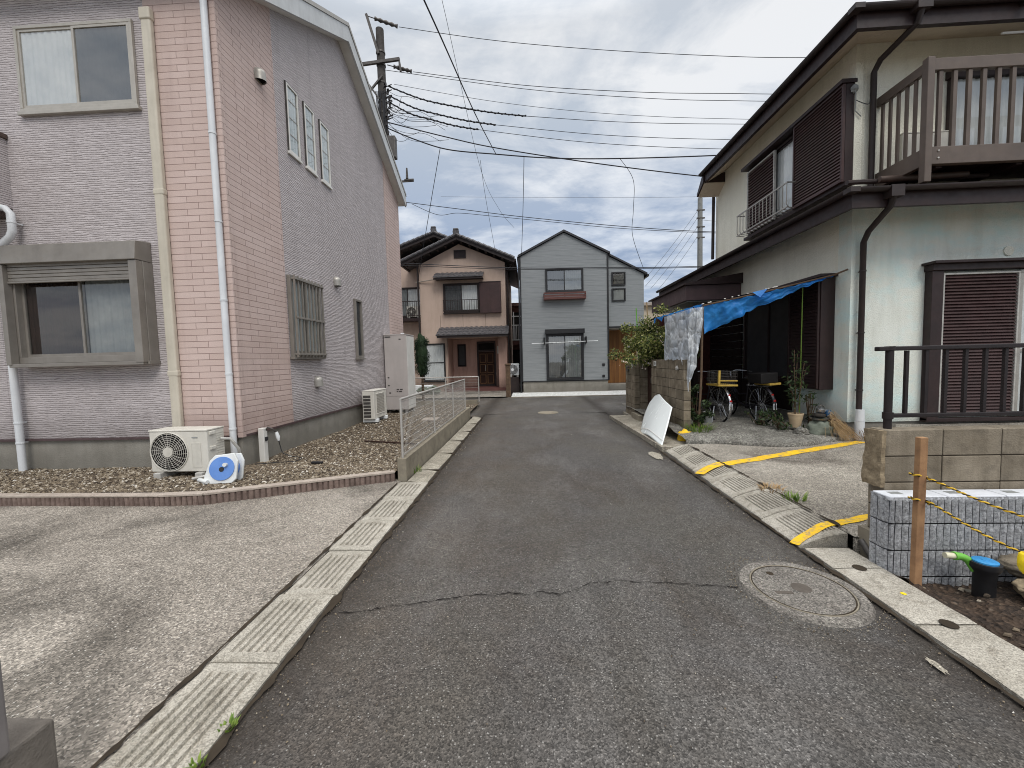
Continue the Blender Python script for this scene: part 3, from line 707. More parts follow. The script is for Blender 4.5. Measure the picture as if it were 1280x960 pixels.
# dirt patch around the manhole and by lids (loose grit)
# soil
def soil(u, v):
    x = 2.56+4.5*u; y = -1.5+4.42*v
    return (x, y, -.07 + .05*fbm(x, y, 1.8) + .025*fbm(x, y, 7, 3) + (.05 if u < .01 else 0))
struct('soil', MB().grid(soil, 110, 110), 'soil')
m = MB(); r = random.Random(4)
for i in range(90):
    x, y = r.uniform(2.6, 3.9), r.uniform(1.5, 2.85); s = r.uniform(.006, .022)
    m.blob((x, y, -.07+.05*fbm(x, y, 1.8)+.025*fbm(x, y, 7, 3)+s*.4), (s*1.4, s, s*.7), i, 1, .3)
struct('soil_stones', m, 'pebbles', kind='stuff')
# gravel yard
def yard_ok(x, y):
    if x > -1.82: return False
    if y < 5.2: 
        t = (x+3.85)/2.0
        lim = 4.42 if x < -3.85 else 4.42+.82*t
        if y < lim+.05: return False
    if y > 5.62 and x < -4.27: return False
    return True
def gz(x, y): return .115 + .02*fbm(x, y, .9)
m = MB()
m.grid(lambda u, v: (-10+8.2*u, (4.42 if -10+8.2*u < -3.85 else 4.42+.82*(-10+8.2*u+3.85)/2.0)+.05+ v*(1.25 if -10+8.2*u < -3.85 else 1.25-.82*(-10+8.2*u+3.85)/2.0), gz(-10+8.2*u, 5)-.004), 60, 8)
m.grid(lambda u, v: (-4.28+2.5*u, 5.7+8.3*v, gz(-4.28+2.5*u, 5.7+8.3*v)-.004), 20, 60)
struct('gravel_base', m, 'gravel_ground')
N = 52000; vs = []; fs = []
oc = np.array([(1,0,0),(-1,0,0),(0,1,0),(0,-1,0),(0,0,1),(0,0,-1)], float); of = [(0,2,4),(2,1,4),(1,3,4),(3,0,4),(2,0,5),(1,2,5),(3,1,5),(0,3,5)]
cnt = 0
while cnt < N:
    if RNG.random() < .55: x, y = RNG.uniform(-9, -1.85), RNG.uniform(4.44, 5.62)
    else: x, y = RNG.uniform(-4.22, -1.84), 5.5 + 7.8*RNG.random()**1.5
    if not yard_ok(x, y): continue
    s = .0055+.014*RNG.random()**2.6; a = RNG.random()*2*PI; sc = np.array([s*1.5, s, s*.8]) * (.75+.5*RNG.random(3))
    R = np.array([[math.cos(a), -math.sin(a), 0], [math.sin(a), math.cos(a), 0], [0, 0, 1]])
    p = (oc + RNG.normal(size=(6,3))*.18)*sc @ R.T + np.array([x, y, gz(x, y)+s*.3])
    b = len(vs); vs += [tuple(q) for q in p]; fs += [(i+b, j+b, k+b) for i, j, k in of]; cnt += 1
mb = MB(); mb.v = vs; mb.f = fs; struct('gravel', mb, 'pebbles', kind='stuff')
# brick edging
eg = thing('brick_edging', 'low brown brick edging holding the gravel along the left driveway', 'edging', (-3.9, 4.38, 0))
path = [(-10, 4.46), (-4.35, 4.36), (-3.85, 4.40), (-1.86, 5.22)]
mt, mt2 = MB(), MB()
for i in range(3):
    p, q = Vector(path[i]), Vector(path[i+1]); d = (q-p).normalized(); n = Vector((d.y, -d.x)); Ln = (q-p).length; k = int(Ln/.062)
    for j in range(k):
        a, b = p+d*(Ln*j/k+.004), p+d*(Ln*(j+1)/k-.004); o1 = n*(.03+random.uniform(-.002,.002)); c1 = n*.018
        zt = .105+random.uniform(-.002,.002)
        poly = [a+c1, a+(b-a)*.18+o1, b-(b-a)*.18+o1, b+c1, b-n*.06, a-n*.06]
        mt.prism([(v.x, v.y) for v in poly], 'z', -.03, zt)
    mt.prism([((p+n*.012).x,(p+n*.012).y), ((q+n*.012).x,(q+n*.012).y), ((q-n*.055).x,(q-n*.055).y), ((p-n*.055).x,(p-n*.055).y)], 'z', -.03, .09)
    mt2.prism([((p+n*.034).x,(p+n*.034).y), ((q+n*.034).x,(q+n*.034).y), ((q-n*.07).x,(q-n*.07).y), ((p-n*.07).x,(p-n*.07).y)], 'z', .108, .133+.002*i)
part('bricks', mt, 'edging_brick', eg); part('coping', mt2, 'edging_top', eg, bevel=.006)

# dirt lines and loose grit along the gutter edges
def dirt_line(name, x, y0, y1, w, z, seed):
    n = int((y1-y0)/.03); L = []; m = MB()
    for i in range(n+1):
        y = y0+(y1-y0)*i/n; k = w*(.35+1.5*max(0, fbm(y*2.5, seed, 2)+.25)); L.append((x-k*.5+.01*fbm(y*4, seed+3, 2), x+k*.8+.012*fbm(y*5, seed+7, 3), y))
    for a, b in zip(L, L[1:]): m.add([(a[0], a[2], z), (a[1], a[2], z-.002), (b[1], b[2], z-.002), (b[0], b[2], z)], [(0,1,2,3)])
    struct(name, m, 'groove_dirt')
dirt_line('gutter_dirt', -1.352, -1, 11, .03, .0065, 1); dirt_line('gutter_dirt', -1.786, -1, 5.1, .022, .0125, 5); dirt_line('gutter_dirt', 2.168, .5, 6.7, .03, .0065, 9); dirt_line('gutter_dirt', 2.592, 3.3, 6.6, .03, .128, 12)
vs = []; fs = []
for i in range(5200):
    k = RNG.random()
    if k < .5: x, y = -1.30+RNG.normal()*.07, RNG.uniform(.8, 10)
    elif k < .72: x, y = 2.12+RNG.normal()*.05, RNG.uniform(1.0, 8)
    elif k < .84: a = RNG.random()*2*PI; R = .39+abs(RNG.normal())*.05; x, y = 1.795+R*math.cos(a), 2.665+R*math.sin(a)
    else: x, y = RNG.uniform(-1.3, 2.1), .9+9*RNG.random()**1.6
    if x < -1.36 or x > 2.19: continue
    s = .0015+.0042*RNG.random()**2.5; p = (oc + RNG.normal(size=(6,3))*.2)*s*(.7+.6*RNG.random(3)) + np.array([x, y, .006+.004*fbm(x, y, .7)+s*.3-.012*abs(2*(x+1.45)/3.7-1)**3])
    b = len(vs); vs += [tuple(q) for q in p]; fs += [(i_+b, j_+b, k_+b) for i_, j_, k_ in of]
mb = MB(); mb.v = vs; mb.f = fs; struct('grit', mb, 'pebbles', kind='stuff')
# ---------------------------------------------------------------- left house (pink and grey siding)
SX, FY, BY = -4.25, 5.6, 13.3
EZ, RZ = 7.04, 9.2
hl = thing('house', 'two-storey house with lilac grey and pink brick siding on the left of the lane', 'house', (-8, 9.4, .1))
gab = [(FY, .585), (BY, .585), (BY, EZ), (9.45, RZ), (FY, EZ)]
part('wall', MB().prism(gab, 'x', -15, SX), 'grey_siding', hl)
slope = (RZ-EZ)/(9.45-FY)
part('foundation', MB().prism([(FY+.03, -.1), (BY-.03, -.1), (BY-.03, .56), (FY+.03, .56)], 'x', -14.9, SX-.03), 'foundation', hl)
part('flashing', MB().box(-15, SX+.012, FY-.022, BY+.02, .558, .590), 'purple_brown', hl)
# pink corner siding
e = .012
m = MB(); m.prism([(FY-e, .592), (6.86, .592), (6.86, EZ+slope*(6.86-FY)-.02), (FY-e, EZ-.05)], 'x', SX, SX+e); m.box(-5.26, SX-.0005, FY-e, FY-.0005, .592, EZ-.02)
part('corner_siding', m, 'pink_siding', hl, label='pink brick-pattern siding at the near corner')
m = MB(); m.prism([(12.03, .592), (BY+e, .592), (BY+e, EZ-.05), (12.03, EZ+slope*(BY-12.03)-.02)], 'x', SX, SX+e)
part('corner_siding', m, 'pink_siding', hl, label='pink brick-pattern siding at the far corner')
m = MB(); m.box(SX-.05, SX+e+.014, FY-e-.014, FY+.05, .56, EZ-.05)
part('corner_trim', m, 'pink_siding', hl, bevel=.004)
# roof: two slopes with thick pale verge and soffit
m = MB(); ov = .25; YN, YF = FY-.14, BY+.14
for y0 in (YN, YF):
    z0 = RZ - slope*abs(9.45-y0)
    m.prism([(y0, z0+.06), (9.45, RZ+.06), (9.45, RZ+.20), (y0, z0+.20)], 'x', -15, SX+ov-.05)
rf = part('roof', m, 'roof_dark', hl)
for y0, l_ in ((YN, 'near'), (YF, 'far')):
    z0 = RZ - slope*abs(9.45-y0)
    part('bargeboard', MB().prism([(y0, z0-.17), (9.45, RZ-.17), (9.45, RZ+.16), (y0, z0+.16)], 'x', SX+ov-.045, SX+ov), 'roof_edge', rf)
    part('soffit', MB().prism([(y0, z0-.14), (9.45, RZ-.14), (9.45, RZ-.11), (y0, z0-.11)], 'x', SX-.04, SX+ov-.046), 'white_metal', rf)
    part('verge_cap', MB().prism([(y0, z0+.165), (9.45, RZ+.165), (9.45, RZ+.245), (y0, z0+.245)], 'x', SX+ov-.08, SX+ov+.018), 'silver_alu', rf)
part('gutter', MB().box(-15, SX+ov-.02, YN-.13, YN-.01, EZ-.16, EZ-.04), 'purple_brown', rf); part('gutter', MB().box(-15, SX+ov-.02, YF+.01, YF+.13, EZ-.16, EZ-.04), 'purple_brown', rf)
# front windows
F = face('-Y', FY)
window(hl, F, -7.16, -5.42, 5.30, 6.46, 'aluminium', .042, .045, 2, ('curtain_white', 'curtain_shade'), 'glass_sky', .015, screen=None, lab='upper silver sliding window with white curtains')
wl = window(hl, F, -7.46, -5.44, 1.72, 3.12, 'bronze_alu', .09, .15, 2, ('room_shade_brown', 'curtain_dim'), 'glass', .03, ctop=.92, lab='lower window with half-lowered shutter and lace curtain')
m = MB(F)
m.add([(-7.50,.004,3.125),(-5.42,.004,3.125),(-5.42,.27,3.125),(-7.50,.27,3.125),(-7.50,.004,3.42),(-5.42,.004,3.42),(-5.42,.24,3.385),(-7.50,.24,3.385)], [(0,1,2,3),(4,7,6,5),(0,4,5,1),(1,5,6,2),(2,6,7,3),(3,7,4,0)])
part('shutter_box', m, 'bronze_alu', hl, bevel=.008)
m = MB(F); m.box(-7.475, -7.40, .152, .25, 1.70, 3.12); m.box(-5.54, -5.425, .152, .25, 1.70, 3.12)
for x in (-7.485, -5.438): m.box(min(x, x+.02), max(x, x+.02), .004, .151, 1.70, 3.12)
m.box(-7.45, -5.44, .152, .24, 1.665, 1.715)
part('shutter_rail', m, 'bronze_alu', hl, bevel=.005)
m = MB(F)
for k in range(5): m.box(-7.398, -5.542, .18, .196, 2.89+k*.05, 2.89+k*.05+.045)
m.box(-7.398, -5.542, .176, .21, 2.86, 2.888)
part('roller_shutter', m, 'bronze_alu', hl, bevel=.006)
# side windows
G = face('+X', SX)
for (a0, a1) in ((7.19, 7.545), (7.755, 8.105), (8.335, 8.69)):
    w = window(hl, G, a0, a1, 5.45, 6.65, 'white_metal', .034, .034, 1, ('frosted',), 'glass', .008)
    rm = MB(G); rect_frame(rm, a0-.014, a1+.014, 5.436, 6.664, .013, .0005, .028); part('gasket', rm, 'steel_dark', w)
    m = MB(G)
    for z in (5.78, 6.08, 6.38): m.box(a0+.035, a1-.035, .012, .02, z-.009, z+.009)
    part('glazing_bar', m, 'silver_alu', w)
g = window(hl, G, 6.90, 7.92, 1.76, 3.20, 'bronze_alu', .06, .07, 2, ('frosted', 'frosted'), 'glass', .02)
gr = MB(G)
for z in (1.80, 3.14, 2.45): gr.box(6.93, 7.90, .12, .15, z-.018, z+.018)
for k in range(9): gr.box(6.93+k*.117, 6.955+k*.117, .10, .135, 1.74, 3.20)
for a in (6.94, 7.88):
    for z in (1.80, 3.14): gr.box(a-.015, a+.015, .06, .13, z-.015, z+.015)
part('window_grille', gr, 'bronze_alu', hl, bevel=.004)
window(hl, G, 9.56, 9.93, 1.75, 3.18, 'bronze_alu', .05, .06, 1, ('screen_grey',), 'glass', .02)
def vent_hood(parent, y, z):
    """half-round steel hood: upright half cylinder with a domed top, open below"""
    x = SX + .012 if y < 6.85 else SX; R = .088
    def fn(u, v):
        a = PI*(u-.5)
        if v > .5: b = (v-.5)*PI; return (x+R*1.35*math.cos(a)*math.cos(b), y+R*math.sin(a)*math.cos(b), z+.03+R*math.sin(b))
        return (x+R*1.35*math.cos(a)*(1+.12*(.5-v)), y+R*math.sin(a), z-.09+.24*v)
    m = MB().grid(fn, 16, 14); m.lathe([(R*1.15, 0), (R*1.15, .008)], (x+.001, y, z), 24, 'x')
    v = part('vent_hood', m, 'silver_alu', parent, smooth=True)
    part('mesh', MB().add([(x+.01, y-R*.95, z-.07), (x+R*1.25, y-R*.5, z-.07), (x+R*1.25, y+R*.5, z-.07), (x+.01, y+R*.95, z-.07)], [(0,1,2,3)]), 'dark_void', v)  # dark sheet painted for the shade inside the hood
for y, z in ((6.45, 6.24), (8.72, 3.42), (7.72, 1.26)): vent_hood(hl, y, z)
# down pipes on the front
def downpipe(parent, pts, r, mat, clips, lab=None):
    d = part('downpipe', MB().tube(pts, r, 14), mat, parent, smooth=True, label=lab)
    m = MB()
    for (x, y, z) in clips:
        m.lathe([(r+.006, -.012), (r+.006, .012)], (x, y, z), 16); m.box(x-.012, x+.012, y, FY-.005, z-.008, z+.008)
    part('pipe_clip', m, mat, d)
    return d
downpipe(hl, [(-4.335, FY-.072, 7.0), (-4.335, FY-.072, .14)], .043, 'white_pvc', [(-4.335, FY-.072, z) for z in (4.85, 3.65, 2.55, 1.5, .7)], 'white downpipe at the corner')
pc = part('pipe_cover', MB().box(-5.245, -5.105, FY-.085, FY-.014, .72, 6.42).box(-5.255, -5.095, FY-.09, FY-.014, 4.05, 4.14).box(-5.255, -5.095, FY-.09, FY-.014, 1.48, 1.57).box(-5.255, -5.095, FY-.10, FY-.014, 6.40, 6.56), 'beige_pvc', hl, bevel=.02, seg=3, label='beige air conditioner pipe cover')
downpipe(hl, [(-7.8, 5.42, 4.02), (-7.40, 5.46, 3.93), (-7.345, 5.47, 3.86), (-7.345, 5.47, 3.62), (-7.40, 5.48, 3.54), (-7.545, 5.49, 3.45), (-7.59, 5.50, 3.36), (-7.59, 5.50, .1)], .045, 'white_pvc', [(-7.345, 5.47, 3.74), (-7.59, 5.50, 2.9), (-7.59, 5.50, 1.9), (-7.59, 5.50, .85), (-7.59, 5.50, .55)], 'white downpipe with a crank at the far left')
bl = part('balcony', MB().box(-12, -7.47, 4.55, FY-.002, 3.98, 4.95), 'grey_siding', hl)
part('coping', MB().box(-12, -7.44, 4.52, FY-.004, 4.952, 5.02), 'cap_brown', bl, bevel=.006)
part('soffit', MB().box(-12, -7.50, 4.57, FY-.004, 3.84, 3.978), 'cap_brown', bl)

# big air conditioner on the front gravel
def outdoor_unit(name, label, cx, y0, z0, w=.80, h=.565, d=.30, mat='ac_white', facing='-Y', fan=True, louvred=False, group=None):
    T = (lambda a, o, z: (cx+a, y0-o, z0+z)) if facing == '-Y' else ((lambda a, o, z: (y0+o, cx+a, z0+z)))
    base = T(0, -d/2, 0)
    t = thing(name, label, 'air conditioner', (base[0], base[1], z0-.09), group)
    part('casing', MB(T).box(-w/2, w/2, -d, 0, 0, h-.022), mat, t, bevel=.012, seg=3)
    part('top_panel', MB(T).box(-w/2-.006, w/2+.006, -d-.004, .006, h-.0215, h), mat, t, bevel=.006)
    fx, fz, R = -w*.165, h*.48, h*.448
    if fan:
        dm = MB(T); n = 40
        dm.add([(fx+R*math.cos(2*PI*i/n), .004, fz+R*math.sin(2*PI*i/n)) for i in range(n)], [tuple(range(n))]); part('fan_shade_disc', dm, 'dark_void', t)  # flat dark disc painted as the shade inside the casing
        m = MB(T)
        for k in range(5):
            a = 2*PI*k/5
            m.add([(fx+.05*math.cos(a), .006, fz+.05*math.sin(a)), (fx+R*.9*math.cos(a+.15), .006, fz+R*.9*math.sin(a+.15)), (fx+R*.85*math.cos(a+.75), .012, fz+R*.85*math.sin(a+.75)), (fx+.05*math.cos(a+.6), .01, fz+.05*math.sin(a+.6))], [(0,1,2,3)])
        part('fan', m, 'steel_dark', t)
        m = MB(T)
        for k in range(1, 10):
            r_ = R*k/9.5; q = 44
            m.tube([(fx+r_*math.cos(2*PI*i/q), .016+.012*(1-(k/9.5)**2), fz+r_*math.sin(2*PI*i/q)) for i in range(q)], .0022, 5, closed=True)
        for k in range(22):
            a = 2*PI*k/22; m.tube([(fx+R*.22*math.cos(a), .027, fz+R*.22*math.sin(a)), (fx+R*.65*math.cos(a+.12), .024, fz+R*.65*math.sin(a+.12)), (fx+R*math.cos(a+.2), .008, fz+R*math.sin(a+.2))], .0022, 5)
        g_ = part('fan_grille', m, mat, t)
        m = MB(T); n = 24
        hub = [(fx+R*.26*math.cos(2*PI*i/n), .03, fz+R*.26*math.sin(2*PI*i/n)) for i in range(n)] + [(fx+R*.27*math.cos(2*PI*i/n), .018, fz+R*.27*math.sin(2*PI*i/n)) for i in range(n)]
        m.add(hub, [tuple(range(n))] + [(i, (i+1)%n, n+(i+1)%n, n+i) for i in range(n)]); part('hub_cap', m, mat, g_)
        q = 48; part('grille_rim', MB(T).tube([(fx+R*1.02*math.cos(2*PI*i/q), .006, fz+R*1.02*math.sin(2*PI*i/q)) for i in range(q)], .008, 6, closed=True), mat, g_)
        m = MB(T); rect_frame(m, w*.225, w*.385, h*.10, h*.68, .006, .0, .006); m.box(w*.222, w*.378, .0, .003, h*.11, h*.67)
        part('service_panel', m, mat, t)
        part('badge', MB(T).box(w*.24, w*.34, .002, .004, h*.80, h*.83), 'bucket_grey', t)
    # end details: handles and vents on the +a end
    m = MB(T)
    for zz_ in (h*.86, h*.50): m.box(w/2, w/2+.02, -d*.42, -d*.12, zz_, zz_+.045)
    part('side_handle', m, mat, t, bevel=.006)
    m = MB(T)
    if louvred:
        for k in range(7): m.box(-w/2-.008, -w/2-.001, -d*.92, -d*.3, h*.06+k*h*.115, h*.06+k*h*.115+h*.085)
    else:
        for k in range(14): m.box(w/2+.0005, w/2+.004, -d*.95, -d*.52, h*.08+k*h*.06, h*.08+k*h*.06+.012)
    part('side_vent', m, 'steel_dark' if louvred else mat, t)
    for a in (-w*.36, w*.36): part('foot', MB(T).box(a-.05, a+.05, -d-.04, .05, -.085, -.004), 'white_bar' if louvred else 'porcelain', t, bevel=.01)
    return t, T
outdoor_unit('outdoor_unit', 'large beige outdoor unit with round fan grille on the gravel before the house', -4.70, 5.02, .215)
pp = MB().tube([(-4.28, 5.22, .62), (-4.2, 5.3, .6), (-4.12, 5.34, .45), (-4.15, 5.4, .3), (-4.3, 5.5, .22)], .02, 8).tube([(-4.28, 5.2, .35), (-4.15, 5.1, .3), (-4.2, 4.9, .2), (-4.38, 4.84, .17)], .018, 8)
solo('refrigerant_pipe', pp, 'porcelain', 'bundle of white wrapped pipes at the right end of the large outdoor unit', 'pipe', smooth=True)
# side unit, faces the lane
t, T = outdoor_unit('outdoor_unit', 'smaller white outdoor unit beside the house wall before the tall grey tank', 9.86, -3.80, .235, .84, .70, .29, 'ac_light', '+X', fan=False, louvred=True)
m = MB(T); rect_frame(m, -.30, .26, .10, .62, .02, 0, .012)
part('front_grille_frame', m, 'ac_light', t, bevel=.004)
m = MB(T)
for k in range(12): m.box(-.28, .24, .002, .009, .13+k*.039, .13+k*.039+.02)
part('front_grille', m, 'aluminium', t)
# hot water tank cabinet
tk = thing('water_heater_tank', 'tall grey hot water tank cabinet standing on the gravel by the house wall', 'water heater', (-3.9, 11.75, .1))
part('cabinet', MB().box(-4.22, -3.56, 11.40, 12.15, .22, 2.40), 'tank_grey', tk, bevel=.015, seg=3)
part('side_panel', MB().box(-3.559, -3.552, 11.42, 12.13, .24, 2.37), 'white_metal', tk)
part('top_cover', MB().box(-4.23, -3.55, 11.39, 12.16, 2.401, 2.43), 'tank_grey', tk, bevel=.01)
part('legs', MB().box(-4.18, -4.12, 11.46, 11.52, .08, .22).box(-3.68, -3.62, 11.46, 11.52, .08, .22).box(-3.68, -3.62, 12.03, 12.09, .08, .22).box(-4.18, -4.12, 12.03, 12.09, .08, .22), 'steel_dark', tk)
m = MB(); m.box(-4.19, -4.02, 11.394, 11.399, 2.335, 2.365)
part('badge', m, 'ink', tk)
m = MB()
for k, (x, z, w_) in enumerate(((-3.90, .80, .07), (-3.80, .80, .08), (-3.90, .74, .05), (-3.83, .74, .09), (-4.15, .92, .05), (-4.15, 1.15, .05), (-4.12, .70, .05), (-3.78, 2.26, .06))): m.box(x, x+w_, 11.395, 11.399, z, z+.035)
part('warning_label', m, 'steel_dark', tk)
part('seam', MB().box(-4.22, -3.56, 11.397, 11.399, .62, .625), 'steel_dark', tk)
part('bolt', MB().box(-3.78, -3.70, 11.6, 11.7, 2.431, 2.475), 'white_bar', tk)
# hose reel
rl = thing('hose_reel', 'blue and white round garden hose reel leaning beside the large outdoor unit', 'hose reel', (-3.95, 4.78, .12))
def tiltT(c, yaw, tilt):
    R = Matrix.Rotation(yaw, 3, 'Z') @ Matrix.Rotation(tilt, 3, 'X'); c = Vector(c)
    return lambda a, o, z: tuple(c + R @ Vector((a, -o, z)))
T = tiltT((-3.955, 4.76, .125), .15, -.22)
fr_poly = [(-.21, .0), (.14, .0), (.19, .05), (.20, .28), (.15, .38), (-.08, .36), (-.14, .29), (-.20, .06)]
m = MB(); m.T = lambda x, y, z: T(x, -y, z); m.prism(fr_poly, 'y', 0, .035); part('front_frame', m, 'reel_white', rl, bevel=.01)
m = MB(); m.T = lambda x, y, z: T(x, -y, z); m.prism([(x*.95, z) for x, z in fr_poly], 'y', .16, .19); part('back_frame', m, 'reel_white', rl, bevel=.008)
m = MB(T); n = 40
def disc(c, r, o0, o1): return [(c[0]+r*math.cos(2*PI*i/n), o0, c[1]+r*math.sin(2*PI*i/n)) for i in range(n)] + [(c[0]+r*math.cos(2*PI*i/n), o1, c[1]+r*math.sin(2*PI*i/n)) for i in range(n)]
df = [tuple(range(n)), tuple(range(n, 2*n))[::-1]] + [(i, (i+1)%n, n+(i+1)%n, n+i) for i in range(n)]
m.add(disc((.02, .19), .148, .014, .0), df); part('disc', m, 'reel_blue', rl)
part('hub', MB(T).add(disc((.02, .18), .03, .018, .0142), df), 'ink', rl)
part('crank_knob', MB(T).add(disc((.07, .235), .024, .05, .016), df), 'reel_white', rl)
m = MB(T); m.add(disc((.02, .19), .13, -.04, -.155), df); part('hose', m, 'reel_blue', rl)
m = MB(); m.tube([(-4.08, 4.72, .16), (-4.22, 4.78, .17), (-4.3, 4.85, .15)], .025, 10); part('nozzle', m, 'reel_white', rl, smooth=True)
m = MB(T); m.box(-.2, -.16, -.15, .0, .0, .03); part('foot', m, 'reel_white', rl)
# tap post with cable
tp = thing('tap_post', 'slim white outdoor socket post with plug at the pink house corner', 'post', (-4.16, 5.93, .1))
part('post', MB().box(-4.215, -4.125, 5.88, 5.97, .05, .64), 'white_metal', tp, bevel=.008)
part('socket', MB().box(-4.124, -4.10, 5.90, 5.95, .44, .50), 'ink', tp, bevel=.004)
m = MB().tube([(-4.13, 5.95, .60), (-4.09, 5.93, .65), (-4.03, 5.95, .62), (-4.0, 6.0, .55)], .012, 8); part('tap', m, 'steel_dark', tp, smooth=True)
part('plug', MB().tube([(-4.0, 6.0, .56), (-3.985, 6.01, .48), (-3.98, 6.015, .42)], [.022, .03, .014], 10), 'white_bar', tp, smooth=True)
cb = [(-3.98, 6.015, .42), (-3.97, 6.03, .33), (-3.93, 6.03, .22), (-3.80, 6.05, .16), (-3.6, 5.98, .145), (-3.62, 5.80, .14), (-3.85, 5.75, .14), (-4.0, 5.65, .15), (-4.08, 5.58, .16)]
def smooth_path(p, k=6):
    p = [Vector(q) for q in p]; out = []
    for i in range(len(p)-1):
        a, b, c, d = p[max(i-1,0)], p[i], p[i+1], p[min(i+2,len(p)-1)]
        for t in (j/k for j in range(k)):
            out.append(.5*((2*b)+(c-a)*t+(2*a-5*b+4*c-d)*t*t+(3*b-a-3*c+d)*t**3))
    return out + [p[-1]]
solo('power_cable', MB().tube(smooth_path(cb), .007, 6), 'black_cable', 'thin black power cable trailing from the white socket post over the gravel', 'cable')
solo('timber_offcut', MB().bar((-3.15, 7.3, .135), (-2.1, 6.95, .14), .03, .02), 'dark_wood', 'thin dark stick lying across the gravel near the fence', 'stick')
solo('connector', MB().bar((-3.30, 5.72, .14), (-3.12, 5.70, .14), .05, .03), 'black_cable', 'small black cable connector lying on the gravel', 'connector', bevel=.008)
# concrete kerb with mesh fence
kb = solo('kerb_wall', MB().box(-1.815, -1.695, 5.20, 11.02, -.1, .305), 'kerb_concrete', 'low concrete kerb wall carrying the mesh fence beside the lane', 'kerb wall', bevel=.008)
fn = thing('mesh_fence', 'low silver welded mesh fence on the concrete kerb by the lane', 'fence', (-1.755, 8, .305))
ys_ = [5.26, 7.1, 8.9, 10.55]
for y in ys_: part('post', MB().tube([(-1.755, y, .26), (-1.755, y, 1.10)], .016, 10), 'mesh_steel', fn, smooth=True)
part('top_rail', MB().tube([(-1.755, 5.24, 1.105), (-1.755, 10.57, 1.105)], .017, 10), 'mesh_steel', fn, smooth=True)
m = MB()
for k in range(9): m.bar((-1.755, 5.26, .345+k*.09), (-1.755, 10.55, .345+k*.09), .0055, .0055)
for k in range(int(5.29/.055)): m.bar((-1.755, 5.28+k*.055, .335), (-1.755, 5.28+k*.055, 1.09), .0036, .0036)
m.bar((-1.755, 5.26, .335), (-1.755, 10.55, .335), .012, .012)
part('mesh_panel', m, 'mesh_steel', fn)
fn2 = thing('mesh_fence', 'short return of the silver mesh fence across the far end of the gravel', 'fence', (-2.9, 11.0, .1))
solo('kerb_wall', MB().box(-4.1, -1.82, 13.45, 13.57, -.1, .25), 'kerb_concrete', 'low concrete kerb at the far end of the gravel beyond the tank', 'kerb wall')
for x in (-4.0, -2.9, -1.76): part('post', MB().tube([(x, 13.5, .2), (x, 13.5, 1.05)], .02, 8), 'mesh_steel', fn2)
fn2.location = (-2.9, 13.5, .25)
m = MB().tube([(-4.0, 13.5, 1.05), (-1.76, 13.5, 1.05)], .02, 8)
for k in range(8): m.bar((-4.0, 13.5, .32+k*.09), (-1.76, 13.5, .32+k*.09), .005, .005)
part('mesh_panel', m, 'mesh_steel', fn2)
for o in fn2.children: o.location = -Vector(fn2.location)
# stepping stone and weeds on the gravel
solo('paving_slab', MB().box(-2.75, -2.35, 9.75, 10.15, .12, .155), 'edging_top', 'pale square paving slab lying on the gravel inside the mesh fence', 'paving slab', bevel=.01)
# conifer behind the tank
cf = thing('conifer', 'dark clipped conifer shrub just behind the tall grey tank', 'shrub', (-3.86, 14.1, 0))
m = MB(); r = random.Random(3); cs = [(-3.86+r.uniform(-.17,.17), 14.1+r.uniform(-.17,.17), 1.2+1.15*r.random()) for i in range(90)]
m.leaves(cs, (.14,.14,.14), 12000, .045, .5, 2.5, 5); m.blob((-3.86, 14.1, 1.85), (.2, .2, .75), 1, 4, .2); part('crown', m, 'leaf_conifer', cf)
part('trunk', MB().tube([(-3.86, 14.1, -.05), (-3.86, 14.1, 1.7)], [.06, .03], 8), 'bark', cf)
# foreground gate block and post at the left edge
solo('gate_block', MB().box(-2.6, -1.815, .80, 1.335, -.05, .30), 'gate_grey', 'weathered concrete block at the bottom left corner of the driveway', 'concrete block', bevel=.012)
solo('gate_post', MB().box(-2.10, -1.80, 1.02, 1.20, .301, .735), 'post_steel', 'short grey post standing on the concrete block at the bottom left', 'post', bevel=.01)
# weeds at the gutter edge
for i, (x, y, lab) in enumerate(((-1.37, 1.60, 'small green weed by the nearest gutter lid'), (-1.37, 1.43, 'tiny green weed at the bottom edge beside the gutter lid'), (-1.68, 5.6, 'green weeds at the foot of the concrete kerb below the mesh fence'))):
    tuft('weed', (x, y, 0), 22, .028 if i < 2 else .09, .03 if i < 2 else .07, 'leaf_grass', lab, 'weed', seed=i, bend=.8)
# ---------------------------------------------------------------- old pinkish house across the street
FB = 20.0
hb = thing('house', 'old two-storey house with pinkish beige stucco and tiled gables across the street', 'house', (-4, 23, 0))
m = MB()
m.box(-5.45, -1.12, FB, 27, 2.76, 6.45); m.prism([(-5.45, 6.45), (-1.12, 6.45), (-3.40, 7.42)], 'y', FB, 27)
m.box(-5.45, -4.12, FB, 27, 0, 2.76); m.box(-4.12, -1.12, 21.3, 27, 0, 2.76)
part('wall', m, 'pink_stucco', hb)
m = MB(); m.box(-9.5, -5.45, 21.0, 27, 0, 6.9); m.prism([(-7.6, 6.9), (-2.2, 6.9), (-4.85, 8.05)], 'y', 21.6, 27)
part('rear_wall', m, 'pink_stucco', hb)
part('porch_wall', MB().box(-4.12, -1.12, 21.26, 21.30, .1, 2.75).box(-4.14, -4.10, FB+.0, 21.26, .1, 2.75), 'porch_stucco', hb)
part('porch_post', MB().box(-1.55, -1.12, FB, FB+.35, .1, 2.755), 'porch_stucco', hb)
part('porch_step', MB().box(-4.3, -.95, 19.7, 21.25, 0, .22), 'apt_red', hb)
